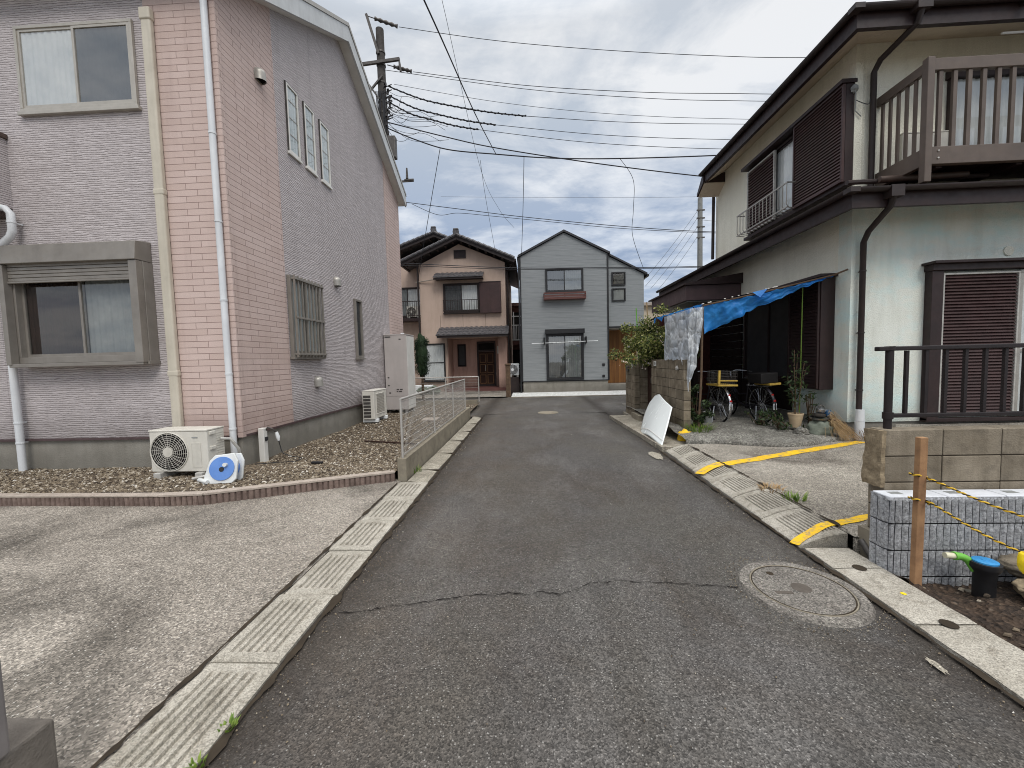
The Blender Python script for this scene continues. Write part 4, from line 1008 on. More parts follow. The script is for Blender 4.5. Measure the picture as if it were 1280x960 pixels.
# roofs
def gable_roof(parent, x0, x1, xr, ze, zr, y0, y1, th=.12):
    m = MB()
    for xe, a in ((x0, ze), (x1, ze)):
        m.prism([(xe, a), (xr, zr), (xr, zr+th), (xe, a+th)], 'y', y0, y1)
    r_ = part('roof', m, 'tile_roof', parent)
    m = MB()
    for xe in (x0, x1):
        m.prism([(xe, ze-.14), (xr, zr-.14), (xr, zr-.004), (xe, ze-.004)], 'y', y0+.02, y0+.08)
    part('bargeboard', m, 'brown_trim', r_)
    m = MB()
    for xe in (x0, x1):
        L = math.hypot(xe-xr, ze-zr); n = int(L/.26)
        for k in range(n):
            t0, t1 = k/n, (k+.92)/n
            p = (xe+(xr-xe)*t0, y0-.02, ze+(zr-ze)*t0+th*.6); q = (xe+(xr-xe)*t1, y0-.02, ze+(zr-ze)*t1+th*.6+.03)
            m.tube([p, q], .075, 7)
        for yy in (y0+.35,): m.tube([(xe, yy, ze+th), (xr, yy, zr+th)], .06, 6)
    part('verge_tiles', m, 'tile_roof', r_)
    m = MB(); m.box(xr-.11, xr+.11, y0-.05, y1, zr+th-.02, zr+th+.13); m.lathe([(.16, -.02), (.16, .06)], (xr, y0-.06, zr+th+.08), 12, 'y'); m.box(xr-.13, xr+.13, y0-.1, y0+.1, zr+th+.14, zr+th+.24)
    part('ridge', m, 'tile_roof', r_, bevel=.03)
    m = MB()
    for k in range(7):
        for s_ in (-1, 1):
            t = (k+.5)/7; xe = x0 if s_ < 0 else x1
            x = xe+(xr-xe)*t; z = ze+(zr-ze)*t-.12; m.box(x-.04, x+.04, y0+.08, y0+.5, z-.05, z+.04)
    part('rafter_end', m, 'brown_trim', r_)
    return r_
gable_roof(hb, -6.2, -.62, -3.40, 6.42, 7.62, FB-.62, 27.4)
gable_roof(hb, -8.6, -1.6, -4.85, 6.95, 8.28, 20.95, 27.6)
part('gutter', MB().box(-6.28, -6.18, FB-.6, 27, 6.36, 6.46).box(-.64, -.54, FB-.6, 27, 6.36, 6.46), 'brown_trim', hb)
T = face('-Y', FB)
m = MB(T); rect_frame(m, -3.65, -3.05, 6.72, 7.12, .05, .004, .05); g = part('gable_vent', m, 'brown_trim', hb)
part('vent_slats', MB(T).box(-3.6, -3.1, .002, .02, 6.77, 7.07), 'dark_brown', g)
w = window(hb, T, -4.24, -2.42, 4.02, 5.48, 'brown_trim', .07, .10, 2, ('curtain_shade', 'curtain_white'), 'glass', .04)
m = MB(T)
for z in (4.12, 4.62): m.box(-4.22, -2.44, .30, .33, z-.015, z+.015)
for k in range(16): m.box(-4.21+k*.118, -4.19+k*.118, .305, .325, 4.05, 4.62)
for a in (-4.22, -2.46): m.box(a, a+.025, .10, .30, 4.61, 4.63); m.box(a, a+.025, .10, .30, 4.11, 4.13)
part('window_railing', m, 'brown_trim', hb)
m = MB(T); m.box(-2.40, -1.34, .004, .22, 3.96, 5.46); b_ = part('shutter_case', m, 'shutter_brown', hb, bevel=.01)
part('case_seam', MB(T).box(-1.885, -1.875, .221, .224, 3.98, 5.44).box(-2.42, -1.32, .20, .235, 5.462, 5.50), 'dark_brown', b_)
m = MB(); wave_roof(m, (-4.62, FB-.62, 5.70), (-2.16, FB-.62, 5.70), (-4.62, FB-.02, 6.02), (-2.16, FB-.02, 6.02), .03, .24, 2); a_ = part('awning', m, 'tile_roof', hb, label='small tiled awning over the upper window')
part('awning_board', MB().box(-4.6, -2.18, FB-.58, FB-.52, 5.60, 5.69).box(-4.58, -2.2, FB-.52, FB-.01, 5.655, 5.69), 'brown_trim', a_)
m = MB(); wave_roof(m, (-4.5, FB-.95, 2.86), (-.98, FB-.95, 2.86), (-4.5, FB-.02, 3.30), (-.98, FB-.02, 3.30), .035, .25, 3); a_ = part('porch_roof', m, 'tile_roof', hb, label='tiled porch roof over the entrance')
part('awning_board', MB().box(-4.46, -1.02, FB-.9, FB-.82, 2.74, 2.85).box(-4.45, -1.03, FB-.82, FB-.01, 2.80, 2.84).prism([(-4.5, 2.83), (-4.44, 2.83), (-4.44, 2.86), (-4.5, 2.86)], 'y', FB-.9, FB), 'brown_trim', a_)
T2 = face('-Y', 21.26)
m = MB(T2); rect_frame(m, -2.80, -1.80, .23, 2.62, .08, .004, .07); m.box(-2.72, -1.88, .01, .06, 2.08, 2.15); d_ = part('door', m, 'brown_trim', hb)
part('transom', MB(T2).box(-2.72, -1.88, .012, .03, 2.16, 2.53), 'room_dark', d_)
m = MB(T2); m.box(-2.72, -1.88, .01, .035, .24, 2.07); part('leaf', m, 'dark_wood', d_)
m = MB(T2)
for i in range(2):
    for j in range(3):
        rect_frame(m, -2.66+i*.40, -2.34+i*.40, .36+j*.56, .84+j*.56, .03, .036, .05)
m.box(-2.305, -2.295, .036, .06, .3, 2.0)
part('door_panel', m, 'wood_door', d_)
part('handle', MB(T2).box(-2.38, -2.355, .05, .09, 1.05, 1.35), 'silver_alu', d_)
w = window(hb, T2, -3.85, -3.40, 1.30, 2.50, 'brown_trim', .05, .06, 1, (None,), 'screen_grey')
part('name_plate', MB(T2).box(-1.72, -1.62, .002, .03, 1.95, 2.35), 'plate_white', hb)
window(hb, T, -5.42, -4.26, .62, 2.52, 'black_alu', .06, .08, 1, ('curtain_white',), 'glass', .04, mid=1.55)
# rear part: window, little balcony with an air conditioner
T3 = face('-Y', 21.0)
window(hb, T3, -7.2, -5.55, 3.95, 5.55, 'brown_trim', .06, .08, 2, ('curtain_dim', 'curtain_white'), 'glass')
m = MB(T3); m.box(-7.4, -5.50, .01, .75, 3.72, 3.86); b_ = part('balcony', m, 'dark_brown', hb)
m = MB(T3)
for z in (3.98, 4.72): m.box(-7.4, -5.5, .70, .74, z-.02, z+.02)
for k in range(18): m.box(-7.38+k*.11, -7.36+k*.11, .71, .73, 3.86, 4.72)
part('railing', m, 'brown_trim', b_)
m = MB(); m.tube([(-5.62, 19.97, 5.60), (-5.2, 19.9, 5.64), (-4.3, 19.75, 5.72), (-3.3, 19.6, 5.80)], .03, 8); part('laundry_pole', m, 'edging_top', hb)
part('downpipe', MB().tube([(-5.50, FB-.08, 6.4), (-5.50, FB-.08, 2.6)], .045, 8).tube([(-1.03, FB+.2, 6.35), (-1.03, FB+.2, .05)], .05, 8).tube([(-.6, FB-.4, 6.37), (-.85, FB-.1, 6.2), (-1.03, FB+.2, 6.05)], .04, 8), 'brown_trim', hb)
m = MB(T)
for k, x in enumerate((-4.45, -3.3, -2.15)): m.box(x-.006, x+.006, .0, .003, 3.32, 3.92)
part('wall_crack', m, 'mortar', hb)
t, _ = outdoor_unit('outdoor_unit', 'far outdoor unit on the balcony of the old pinkish house', -5.98, 20.62, 3.96, .72, .55, .28, 'ac_white', fan=True)
struct('forecourt', MB().grid(lambda u, v: (-9+7.95*u, 16.9+3.2*v, .03+.05*v), 20, 10), 'drive_concrete')
solo('planter_box', MB().box(-6.0, -4.7, 18.9, 19.3, .05, .45).box(-5.95, -4.75, 18.95, 19.25, .451, .47), 'white_bar', 'long white planter box below the ground-floor window of the old house', 'planter', bevel=.02)
for i, (x, s) in enumerate(((-5.1, .28), (-4.55, .3))):
    m = MB().blob((x, 18.6, .05+s*.6), (s, s*.8, s*.75), i+3, 3, .3)
    solo('garden_stone', m, 'rock', ('dark' if i else 'grey') + ' garden stone before the old house, ' + ('right' if i else 'left') + ' of the pair', 'stone')
gp = thing('gatepost', 'weathered wooden gatepost between the old house and the grey house', 'post', (-.94, 17.0, 0))
part('shaft', MB().box(-1.03, -.83, 16.9, 17.1, 0, 1.36), 'old_wood', gp, bevel=.01); part('cap', MB().box(-1.06, -.80, 16.87, 17.13, 1.361, 1.44), 'old_wood', gp, bevel=.015)
# gas meter style small unit by the grey house
t, _ = outdoor_unit('outdoor_unit', 'small white outdoor unit in the gap beside the grey house', -.74, 18.9, .86, .46, .56, .28, 'white_bar', fan=True)
solo('unit_stand', MB().box(-.98, -.5, 18.6, 18.92, .0, .77), 'brown_trim', 'dark stand under the small white outdoor unit in the gap', 'stand')

# ---------------------------------------------------------------- new grey house
GY = 18.2
hg = thing('house', 'narrow new grey clapboard house with dark trim across the street', 'house', (2, 22, 0))
m = MB(); m.prism([(-.33, .56), (3.60, .56), (3.60, 6.22), (1.66, 7.22), (-.33, 6.22)], 'y', GY, 26)
m.prism([(3.60, 3.0), (5.22, 3.0), (5.22, 5.30), (3.60, 6.18)], 'y', GY+.12, 26); m.box(3.60, 5.2, GY+1.3, 26, .2, 3.0)
part('wall', m, 'grey_board', hg)
m = MB(); m.box(-.30, 3.57, GY+.03, 25.9, -.1, .555); m.box(3.6, 5.2, GY+.25, 25.9, -.1, .35)
part('foundation', m, 'foundation', hg)
m = MB(); m.box(-.35, 3.62, GY-.02, GY+.05, .556, .60)
m.box(3.555, 3.625, GY-.03, GY+.1, .6, 6.2); m.box(-.36, -.30, GY-.03, GY+.06, .6, 6.2)
m.box(3.63, 5.23, GY+.10, GY+.2, 2.93, 3.0)
part('trim', m, 'black_alu', hg)
m = MB(); th = .09
m.prism([(-.42, 6.20), (1.66, 7.245), (1.66, 7.245+th), (-.42, 6.20+th)], 'y', GY-.10, 26.1); m.prism([(3.69, 6.20), (1.66, 7.245), (1.66, 7.245+th), (3.69, 6.20+th)], 'y', GY-.10, 26.1)
m.prism([(3.66, 6.17), (5.36, 5.26), (5.36, 5.34), (3.66, 6.25)], 'y', GY+.02, 26.1)
rf = part('roof', m, 'roof_dark', hg); part('gutter', MB().box(5.33, 5.43, GY+.02, 26, 5.18, 5.28).box(-.46, -.40, GY-.1, 26, 6.12, 6.22), 'black_alu', rf)
T = face('-Y', GY)
window(hg, T, .80, 2.50, 4.58, 5.64, 'black_alu', .06, .07, 2, ('curtain_shade', 'curtain_dim'), 'glass_sky')
m = MB(T); m.box(.70, 2.58, .004, .30, 4.24, 4.34); b_ = part('flower_box', m, 'apt_red', hg, bevel=.006)
m = MB(T); m.box(.70, 2.58, .27, .30, 4.48, 4.55); m.box(.70, 2.58, .27, .30, 4.36, 4.44)
for x in (.71, 1.63, 2.54): m.box(x, x+.03, .24, .27, 4.3, 4.55)
for x in (.70, 2.55): m.box(x, x+.03, .004, .27, 4.40, 4.52)
part('rail', m, 'apt_red', b_)
window(hg, T, .78, 2.47, .62, 2.72, 'black_alu', .08, .09, 2, ('curtain_shade', 'curtain_dim'), 'glass_sky')
part('shutter_box', MB(T).box(.74, 2.51, .004, .20, 2.722, 2.93), 'black_alu', hg, bevel=.01)
lp = part('laundry_bracket', MB(T).box(.66, .72, .004, .30, 2.25, 2.56).box(2.53, 2.59, .004, .30, 2.25, 2.56), 'black_alu', hg)
solo('laundry_pole', MB().tube([(.12, GY-.27, 2.30), (3.08, GY-.27, 2.355)], .014, 8), 'white_bar', 'thin white laundry pole across the ground-floor window of the grey house', 'pole')
T4 = face('-Y', GY+.12)
for z0, z1, l in ((4.82, 5.42, 0), (4.12, 4.70, 1)):
    window(hg, T4, 3.78, 4.40, z0, z1, 'black_alu', .05, .06, 1, (None if not l else 'curtain_dim',), 'glass_sky')
part('door_wall', MB().box(3.63, 5.18, GY+1.24, GY+1.295, .36, 2.95), 'wood_slats', hg, label='vertical wooden slat screen at the entrance')
part('soffit', MB().box(3.63, 5.2, GY+.14, GY+1.24, 2.90, 2.985), 'aluminium', hg)
m = MB(T)
for z in (1.28, .76): m.box(3.30, 3.42, .004, .05, z-.06, z+.06)
part('vent_cap', m, 'black_alu', hg, bevel=.02)
part('downpipe', MB().tube([(-.40, GY-.05, 6.15), (-.40, GY-.05, .05)], .035, 8), 'black_alu', hg)
struct('forecourt', MB().grid(lambda u, v: (-.80+7.3*u, 16.66+1.6*v, .035+.04*v), 10, 6), 'pale_concrete')
struct('forecourt_edge', MB().box(-.80, 6.5, 16.62, 16.66, -.05, .03), 'gutter_concrete')
# apartment block in the gap, and a house behind on the right
ap = thing('apartment_building', 'reddish brown apartment block with white balcony rails between the two far houses', 'building', (-1, 30, 0))
part('wall', MB().box(-4, 2.5, 28, 34, 0, 5.3), 'apt_red', ap); part('roof', MB().box(-4.2, 2.7, 27.5, 34.2, 5.301, 5.5), 'tile_brown', ap)
T5 = face('-Y', 28)
part('recess_shade_sheet', MB(T5).box(-1.6, .4, .002, .02, 2.9, 4.9).box(-1.6, .4, .002, .02, .2, 2.3), 'room_dark', ap)  # flat dark sheets painted as shaded balcony recesses
m = MB(T5)
for z in (2.95, 3.95, 4.55): m.box(-1.7, .6, .75, .80, z-.03, z+.03)
for k in range(22): m.box(-1.68+k*.105, -1.65+k*.105, .76, .79, 2.95, 3.95)
for x in (-1.05, -.3): m.box(x, x+.07, .75, .81, 2.95, 4.85)
part('balcony_railing', m, 'white_bar', ap); part('balcony_floor', MB(T5).box(-1.75, .65, .02, .8, 2.62, 2.90), 'apt_red', ap)
hh = thing('house', 'beige house partly hidden behind the grey house, at the right edge of its wall', 'house', (9, 29, 0))
part('wall', MB().box(7.6, 13.4, 27, 33, 0, 4.95), 'beige_far', hh)
part('roof', MB().box(7.2, 13.8, 26.7, 33.4, 4.951, 5.15), 'edging_top', hh)
T6 = face('-Y', 27); window(hh, T6, 8.4, 9.6, 3.0, 4.2, 'silver_alu', .05, .06, 2)
# ---------------------------------------------------------------- right house (cream stucco, brown trim)
RX, RY, RB = 5.35, 6.9, 11.7
hr = thing('house', 'two-storey cream stucco house with dark brown eaves and shutters on the right', 'house', (8, 9.5, .1))
m = MB(); m.box(RX, 15, RY, RB, 3.981, 6.62); part('upper_wall', m, 'cream_stucco', hr)
m = MB(); m.box(RX, 15, RY, 14.3, .40, 3.548); m.box(RX+.001, 15, RY+.001, 14.29, 3.5485, 3.98); part('wall', m, 'mint_stucco', hr)
m = MB(); m.box(RX-.002, RX+.3, RY+.28, 14.2, 3.0, 3.92); part('side_band', m, 'cream_stucco', hr)
part('foundation', MB().box(RX+.03, 14.9, RY+.03, 14.2, -.1, .398), 'foundation', hr)
# upper hip roof with thick dark fascia and gutter
def hip(parent, x0, y0, x1, y1, z, rise, mat, inner=None, th=.06):
    xi0, yi0, xi1, yi1 = inner
    P = [(x0,y0,z),(x1,y0,z),(x1,y1,z),(x0,y1,z)]; Q = [(xi0,yi0,z+rise),(xi1,yi0,z+rise),(xi1,yi1,z+rise),(xi0,yi1,z+rise)]
    m = MB()
    for i in range(4):
        p0, p1, q0, q1 = map(Vector, (P[i], P[(i+1)%4], Q[i], Q[(i+1)%4]))
        m.grid(lambda u, v: tuple(p0.lerp(p1, u).lerp(q0.lerp(q1, u), v) + Vector((0, 0, .012*((v*8) % 1)))), 12, 16)
    return part('roof', m, mat, parent)
r1 = hip(hr, 4.74, 6.14, 15.6, 11.3, 6.50, 1.75, 'tile_roof', (7.3, 8.7, 13, 8.75))
m = MB()
m.box(4.80, 4.87, 6.20, 11.24, 6.22, 6.47); m.box(4.871, 15.5, 6.20, 6.27, 6.221, 6.471); m.box(4.871, 15.5, 11.18, 11.245, 6.222, 6.472)
part('fascia', m, 'dark_brown', r1)
m = MB()
def half_gutter(m, p, q, r=.058):
    p, q = Vector(p), Vector(q); d = (q-p).normalized(); n = Vector((-d.y, d.x, 0)); L = (q-p).length
    def fn(u, v):
        a = PI*u; return tuple(p + d*(L*v) + n*(math.cos(a)*r) + Vector((0, 0, -math.sin(a)*r)))
    m.grid(fn, 10, 1)
    m.grid(lambda u, v: tuple(p + d*(L*v) + n*(math.cos(PI*u)*(r-.008)) + Vector((0, 0, -math.sin(PI*u)*(r-.008)))), 10, 1)
half_gutter(m, (4.735, 11.26, 6.47), (4.735, 6.13, 6.47)); half_gutter(m, (4.69, 6.135, 6.47), (15.5, 6.135, 6.47))
m.box(5.52, 5.72, 6.07, 6.20, 6.36, 6.50); m.box(4.675, 4.81, 6.07, 6.205, 6.405, 6.475); m.box(7.0, 7.06, 6.04, 6.2, 6.38, 6.54)
part('gutter', m, 'brown_trim', r1)
m = MB(); m.prism([(4.872, 6.23), (RX-.002, 6.50), (RX-.002, 6.55), (4.872, 6.28)], 'y', 6.9, 11.18); m.prism([(6.272, 6.231), (RY-.002, 6.501), (RY-.002, 6.551), (6.272, 6.281)], 'x', 5.36, 15.4); m.add([(4.872, 6.272, 6.23), (RX, 6.272, 6.231), (RX, RY, 6.50), (4.872, RY, 6.23)], [(0,1,2),(0,2,3)])
part('soffit', m, 'beige_far', r1)
part('hip_board', MB().prism([(11.15, 6.50), (11.55, 6.06), (11.55, 5.99), (11.15, 6.22)], 'x', 4.76, 4.80), 'dark_brown', r1)
part('hip_soffit', MB().prism([(11.19, 6.2), (11.56, 5.98), (11.56, 6.03), (11.19, 6.25)], 'x', 4.801, RX), 'beige_far', r1)
# lower skirt roof, wraps side and front
m = MB()
def slope_sheet(m, p0, p1, q0, q1):
    p0, p1, q0, q1 = map(Vector, (p0, p1, q0, q1))
    m.grid(lambda u, v: tuple(p0.lerp(p1, u).lerp(q0.lerp(q1, u), v) + Vector((0, 0, .018*((v*3.999) % 1) ))), 16, 8)
slope_sheet(m, (4.72, 6.12, 3.97), (4.72, 14.9, 3.97), (RX+.01, RY-.01, 4.20), (RX+.01, 14.9, 4.20))
slope_sheet(m, (4.72, 6.12, 3.97), (15, 6.12, 3.97), (RX+.01, RY-.01, 4.20), (15, RY-.01, 4.20))
slope_sheet(m, (4.72, 11.68, 3.975), (4.72, 14.9, 3.975), (8.5, 11.72, 5.2), (8.5, 14.9, 5.2))
r2 = part('lower_roof', m, 'tile_brown', hr)
m = MB(); m.box(4.78, 4.84, 6.18, 14.85, 3.70, 3.95); m.box(4.841, 15, 6.18, 6.24, 3.701, 3.951)
part('fascia', m, 'dark_brown', r2)
m = MB(); half_gutter(m, (4.715, 14.85, 3.95), (4.715, 6.10, 3.95)); half_gutter(m, (4.67, 6.105, 3.95), (15, 6.105, 3.95)); m.box(5.22, 5.40, 6.04, 6.18, 3.80, 3.96); m.box(4.655, 4.79, 6.04, 6.185, 3.885, 3.955)
m.tube([(4.95, 6.5, 4.19), (7.0, 6.5, 4.21)], .035, 8); 
part('gutter', m, 'brown_trim', r2)
m = MB(); m.tube([(5.38, 6.45, 4.20), (6.6, 6.4, 4.20)], .045, 10); part('roof_pipe', m, 'cap_brown', r2, smooth=True)
m = MB(); m.prism([(4.842, 3.71), (RX-.002, 3.93), (RX-.002, 3.97), (4.842, 3.75)], 'y', 6.9, 14.8); m.prism([(6.242, 3.711), (RY-.002, 3.931), (RY-.002, 3.971), (6.242, 3.751)], 'x', 5.36, 15); m.add([(4.842, 6.242, 3.71), (RX, 6.242, 3.711), (RX, RY, 3.93), (4.842, RY, 3.71)], [(0,1,2),(0,2,3)])
part('soffit', m, 'dark_wood', r2)
# corner trims and downpipes
part('corner_trim', MB().box(RX-.03, RX+.09, RY-.03, RY+.09, 4.20, 6.2), 'cream_stucco', hr)
m = MB().tube([(5.62, 6.13, 6.38), (5.62, 6.18, 6.24), (5.57, 6.72, 6.12), (5.56, 6.82, 6.0), (5.56, 6.82, 4.15)], .042, 12)
part('downpipe', m, 'brown_trim', hr, smooth=True, label='upper dark downpipe')
m = MB().tube([(5.31, 6.11, 3.82), (5.31, 6.16, 3.70), (5.45, 6.70, 3.50), (5.47, 6.815, 3.36), (5.47, 6.815, .62)], .042, 12)
dp = part('downpipe', m, 'brown_trim', hr, smooth=True, label='lower dark downpipe')
m = MB()
for z in (2.9, 1.9, .95): m.lathe([(.05, -.012), (.05, .012)], (5.47, 6.815, z), 14); m.box(5.46, 5.48, 6.815, RY-.003, z-.008, z+.008)
part('pipe_clip', m, 'brown_trim', dp)
m = MB().lathe([(.062, .0), (.066, .14), (.06, .145), (.066, .15), (.066, .30), (.06, .305), (.066, .31), (.058, .50), (.001, .50)], (5.47, 6.79, .13), 16)
part('pipe_boot', m, 'white_pvc', dp, smooth=True, label='white plastic sleeve at the foot of the downpipe')
# front: shutter door and window
T = face('-Y', RY)
w = MB(T); w.box(6.50, 8.9, .004, .16, 2.86, 2.96); w.box(6.52, 6.70, .004, .13, .42, 2.858); w.box(6.52, 8.9, .004, .12, .40, .46)
f_ = part('window_surround', w, 'dark_brown', hr, bevel=.006, label='dark brown surround of the large ground-floor window')
part('hood_flashing', MB(T).box(6.46, 8.9, .004, .24, 2.962, 3.0), 'dark_brown', f_)
louvre(hr, 'louvre_shutter', T, 6.715, 7.90, .52, 2.82, .05, .10, 'shutter_brown', .052, 'porcelain', .028)
window(hr, T, 7.92, 8.9, .48, 2.84, 'silver_alu', .05, .09, 1, ('curtain_white',), 'glass', mid=1.55)

m = MB().lathe([(.001, 0), (.075, 0), (.075, -.018), (.06, -.022), (.001, -.022)], (7.80, RY-.002, 3.16), 20, 'y'); part('vent_cap', m, 'cream_stucco', hr, smooth=True)
# side, upper: sliding window, louvre panels and the big shutter case
L = face('-X', RX)
part('window_head', MB(L).box(6.86, 9.92, .004, .24, 5.90, 5.96), 'dark_brown', hr); part('window_sill', MB(L).box(6.86, 9.92, .004, .16, 4.30, 4.36), 'dark_brown', hr)
m = MB(L); m.box(6.88, 8.10, .004, .16, 4.362, 5.895); sc = part('shutter_case', m, 'dark_brown', hr, bevel=.006)
louvre(sc, 'case_louvre', L, 6.88, 8.10, 4.362, 5.895, .165, .20, 'shutter_brown', .052)
window(hr, L, 8.14, 9.88, 4.40, 5.88, 'brown_trim', .05, .08, 2, ('curtain_white', 'curtain_white'), 'glass')
louvre(hr, 'louvre_shutter', L, 8.80, 9.84, 4.43, 5.84, .09, .13, 'shutter_brown', .06, 'porcelain', .03)
m = MB(L)
for z in (4.40, 4.86): m.box(8.02, 9.88, .33, .35, z-.012, z+.012)
for k in range(15): m.tube([(8.05+k*.13, .34, 4.86), (8.05+k*.13, .34, 4.46), (8.05+k*.13, .30, 4.40), (8.05+k*.13, .16, 4.38)], .009, 6)
for a in (8.03, 9.87): m.box(a-.01, a+.01, .16, .34, 4.85, 4.87)
part('window_railing', m, 'silver_alu', hr)
part('downpipe', MB().tube([(RX-.1, 11.62, 6.1), (RX-.1, 11.66, 4.3)], .04, 8), 'brown_trim', hr)
m = MB().blob((RX-.05, 6.87, 5.80), (.05, .07, .06), 2, 2, .3).tube([(RX-.03, 6.86, 5.8), (RX-.05, 6.83, 5.6), (RX-.04, 6.85, 5.45), (RX+.05, 6.84, 5.35)], .008, 5); part('cable_junction', m, 'bucket_grey', hr)
# side, lower: shutter case and dark entrance
m = MB(L); m.box(7.22, 8.06, .004, .24, .93, 2.90); sc = part('shutter_case', m, 'dark_brown', hr, bevel=.006, label='large dark shutter case under the tarp')
louvre(sc, 'case_louvre', L, 7.24, 8.05, .95, 2.88, .243, .27, 'dark_brown', .06)
part('case_cap', MB(L).box(7.16, 10.2, .004, .30, 2.902, 2.95), 'dark_brown', sc)
window(hr, L, 8.08, 10.0, 1.0, 2.88, 'dark_brown', .07, .10, 2, (None, None), 'screen_grey')  # opaque grey panes replace reflecting glass to hold the porch darkness
part('wainscot', MB(L).box(8.3, 11.9, .002, .03, .42, .99), 'porch_shade', hr)
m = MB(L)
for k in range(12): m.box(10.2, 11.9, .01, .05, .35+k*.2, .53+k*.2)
part('entrance_door', m, 'porch_shade', hr)
# entrance canopy
m = MB(); m.box(3.98, RX-.004, 10.3, 13.1, 2.98, 3.36); cp = part('entrance_canopy', m, 'purple_brown', hr, bevel=.01)
m = MB(); m.add([(3.9, 10.22, 3.362), (RX-.004, 10.22, 3.362), (RX-.004, 13.2, 3.362), (3.9, 13.2, 3.362), (3.9, 10.22, 3.40), (RX-.004, 10.22, 3.62), (RX-.004, 13.2, 3.62), (3.9, 13.2, 3.40)], [(0,3,2,1),(4,5,6,7),(0,1,5,4),(1,2,6,5),(2,3,7,6),(3,0,4,7)])
part('canopy_roof', m, 'dark_brown', cp)
part('canopy_soffit', MB().box(4.05, RX-.01, 10.36, 13.0, 2.955, 2.978), 'bucket_grey', cp)
# porch walls, colours darkened to carry the shadow under the canopy
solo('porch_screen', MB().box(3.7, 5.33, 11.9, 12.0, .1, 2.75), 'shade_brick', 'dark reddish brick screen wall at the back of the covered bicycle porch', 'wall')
solo('porch_side_blocker', MB().box(3.62, 3.70, 8.9, 11.88, .3, 2.2), 'porch_shade', 'added dark screen closing the side of the bicycle porch to block light', 'screen')  # added screen that shuts side light out of the porch
# balcony, first floor front
bc = thing('balcony', 'brown slatted balcony on posts above the lower roof of the cream house', 'balcony', (7.5, 6.1, 3.95))
m = MB()
m.box(5.66, 5.755, 6.045, 6.14, 3.98, 5.68)
part('corner_post', m, 'balcony_brown', bc, bevel=.008)
m = MB(); m.box(5.756, 11, 6.06, 6.13, 5.50, 5.66); m.box(5.675, 5.745, 6.141, RY-.01, 5.50, 5.64); part('handrail', m, 'balcony_brown', bc, bevel=.006)
m = MB(); m.box(5.756, 11, 6.055, 6.135, 4.22, 4.46); m.box(5.675, 5.75, 6.141, RY-.01, 4.22, 4.46); part('floor_beam', m, 'balcony_brown', bc, bevel=.006)
m = MB()
for k in range(26): 
    x = 5.84+k*.195; m.box(x, x+.055, 6.075, 6.115, 4.461, 5.499)
part('front_slats', m, 'balcony_brown', bc, bevel=.004)
m = MB()
for k in range(5): 
    y = 6.25+k*.135; m.box(5.695, 5.725, y, y+.045, 4.461, 5.499)
part('side_slats', m, 'balcony_brown', bc, bevel=.004)
part('deck', MB().box(5.78, 11, 6.142, RY-.005, 4.30, 4.40), 'dark_brown', bc)
for k in range(5): part('joist', MB().box(5.9+k*1.1, 5.98+k*1.1, 6.142, RY-.01, 4.20, 4.298), 'dark_brown', bc)
m = MB()
for z in (4.30, 4.40): m.lathe([(.001, 0), (.012, 0), (.012, -.008), (.001, -.008)], (5.84, 6.049, z), 8, 'y')
part('bolt', m, 'porcelain', bc)
window(hr, T, 6.75, 9.3, 4.42, 6.02, 'dark_brown', .07, .08, 2, ('curtain_white', 'curtain_white'), 'glass', .02)
part('blind', MB(T).box(6.72, 9.33, .004, .10, 5.86, 6.06), 'dark_brown', hr)
part('laundry_rod', MB().tube([(7.0, 6.4, 6.18), (9.5, 6.4, 6.19)], .016, 8), 'white_bar', hr)
outdoor_unit('outdoor_unit', 'outdoor unit standing on the slatted balcony of the cream house', 6.42, RY-.06, 4.49, .74, .58, .28, 'ac_white', fan=False, louvred=True)
solo('broken_wire', MB().tube(smooth_path([(5.3, 6.85, 5.62), (5.45, 6.78, 5.5), (5.5, 6.8, 5.6)]), .006, 5), 'wire_black', 'short loose wire at the upper corner of the cream house', 'wire')
# ---------------------------------------------------------------- right side things
def block_wall_mb(x0, x1, y0, y1, z0, z1, along, bl=.40, bh=.2, gap=.007, off=0, rnd=.002):
    """hollow-block wall: blocks inset by joints over a recessed mortar core"""
    mb, core = MB(), MB(); r = random.Random(int(x0*100+y0*10))
    g2 = .006; core.box(x0+g2, x1-g2, y0+g2, y1-g2, z0, z1-.012)
    a0, a1 = (y0, y1) if along == 'y' else (x0, x1); rows = max(1, round((z1-z0)/bh)); h = (z1-z0)/rows
    for k in range(rows):
        a = a0 - off*(k % 2 if off else 0)
        while a < a1-.02:
            b = min(a+bl, a1); s = max(a, a0); e = r.uniform(-rnd, rnd)
            if b-s > .03:
                if along == 'y': mb.box(x0+e, x1+e, s+gap/2, b-gap/2, z0+k*h+gap/2, z0+(k+1)*h-(gap/2 if k < rows-1 else 0))
                else: mb.box(s+gap/2, b-gap/2, y0+e, y1+e, z0+k*h+gap/2, z0+(k+1)*h-(gap/2 if k < rows-1 else 0))
            a += bl
    return mb, core
def block_wall(label, name, *a, mat='wall_block', **k):
    mb, core = block_wall_mb(*a, **k); x0, x1, y0, y1, z0, z1 = a[:6]
    t = thing(name, label, 'wall', ((x0+x1)/2, (y0+y1)/2, z0))
    part('blocks', mb, mat, t, bevel=.006); part('mortar_core', core, 'mortar', t); return t
bw = block_wall('old concrete block wall beside the bicycle porch, with the white panel leaning on it', 'block_wall', 2.85, 2.98, 7.46, 9.42, .0, 1.52, along='y')
part('number_plate', MB().box(2.840, 2.846, 9.05, 9.22, 1.38, 1.49), 'plate_white', bw)
m = MB(); 
for y in (9.15, 9.10): m.box(2.837, 2.8395, y, y+.018, 1.405, 1.465)
m.box(2.837, 2.8395, 9.085, 9.10, 1.43, 1.44)
part('number', m, 'ink', bw)
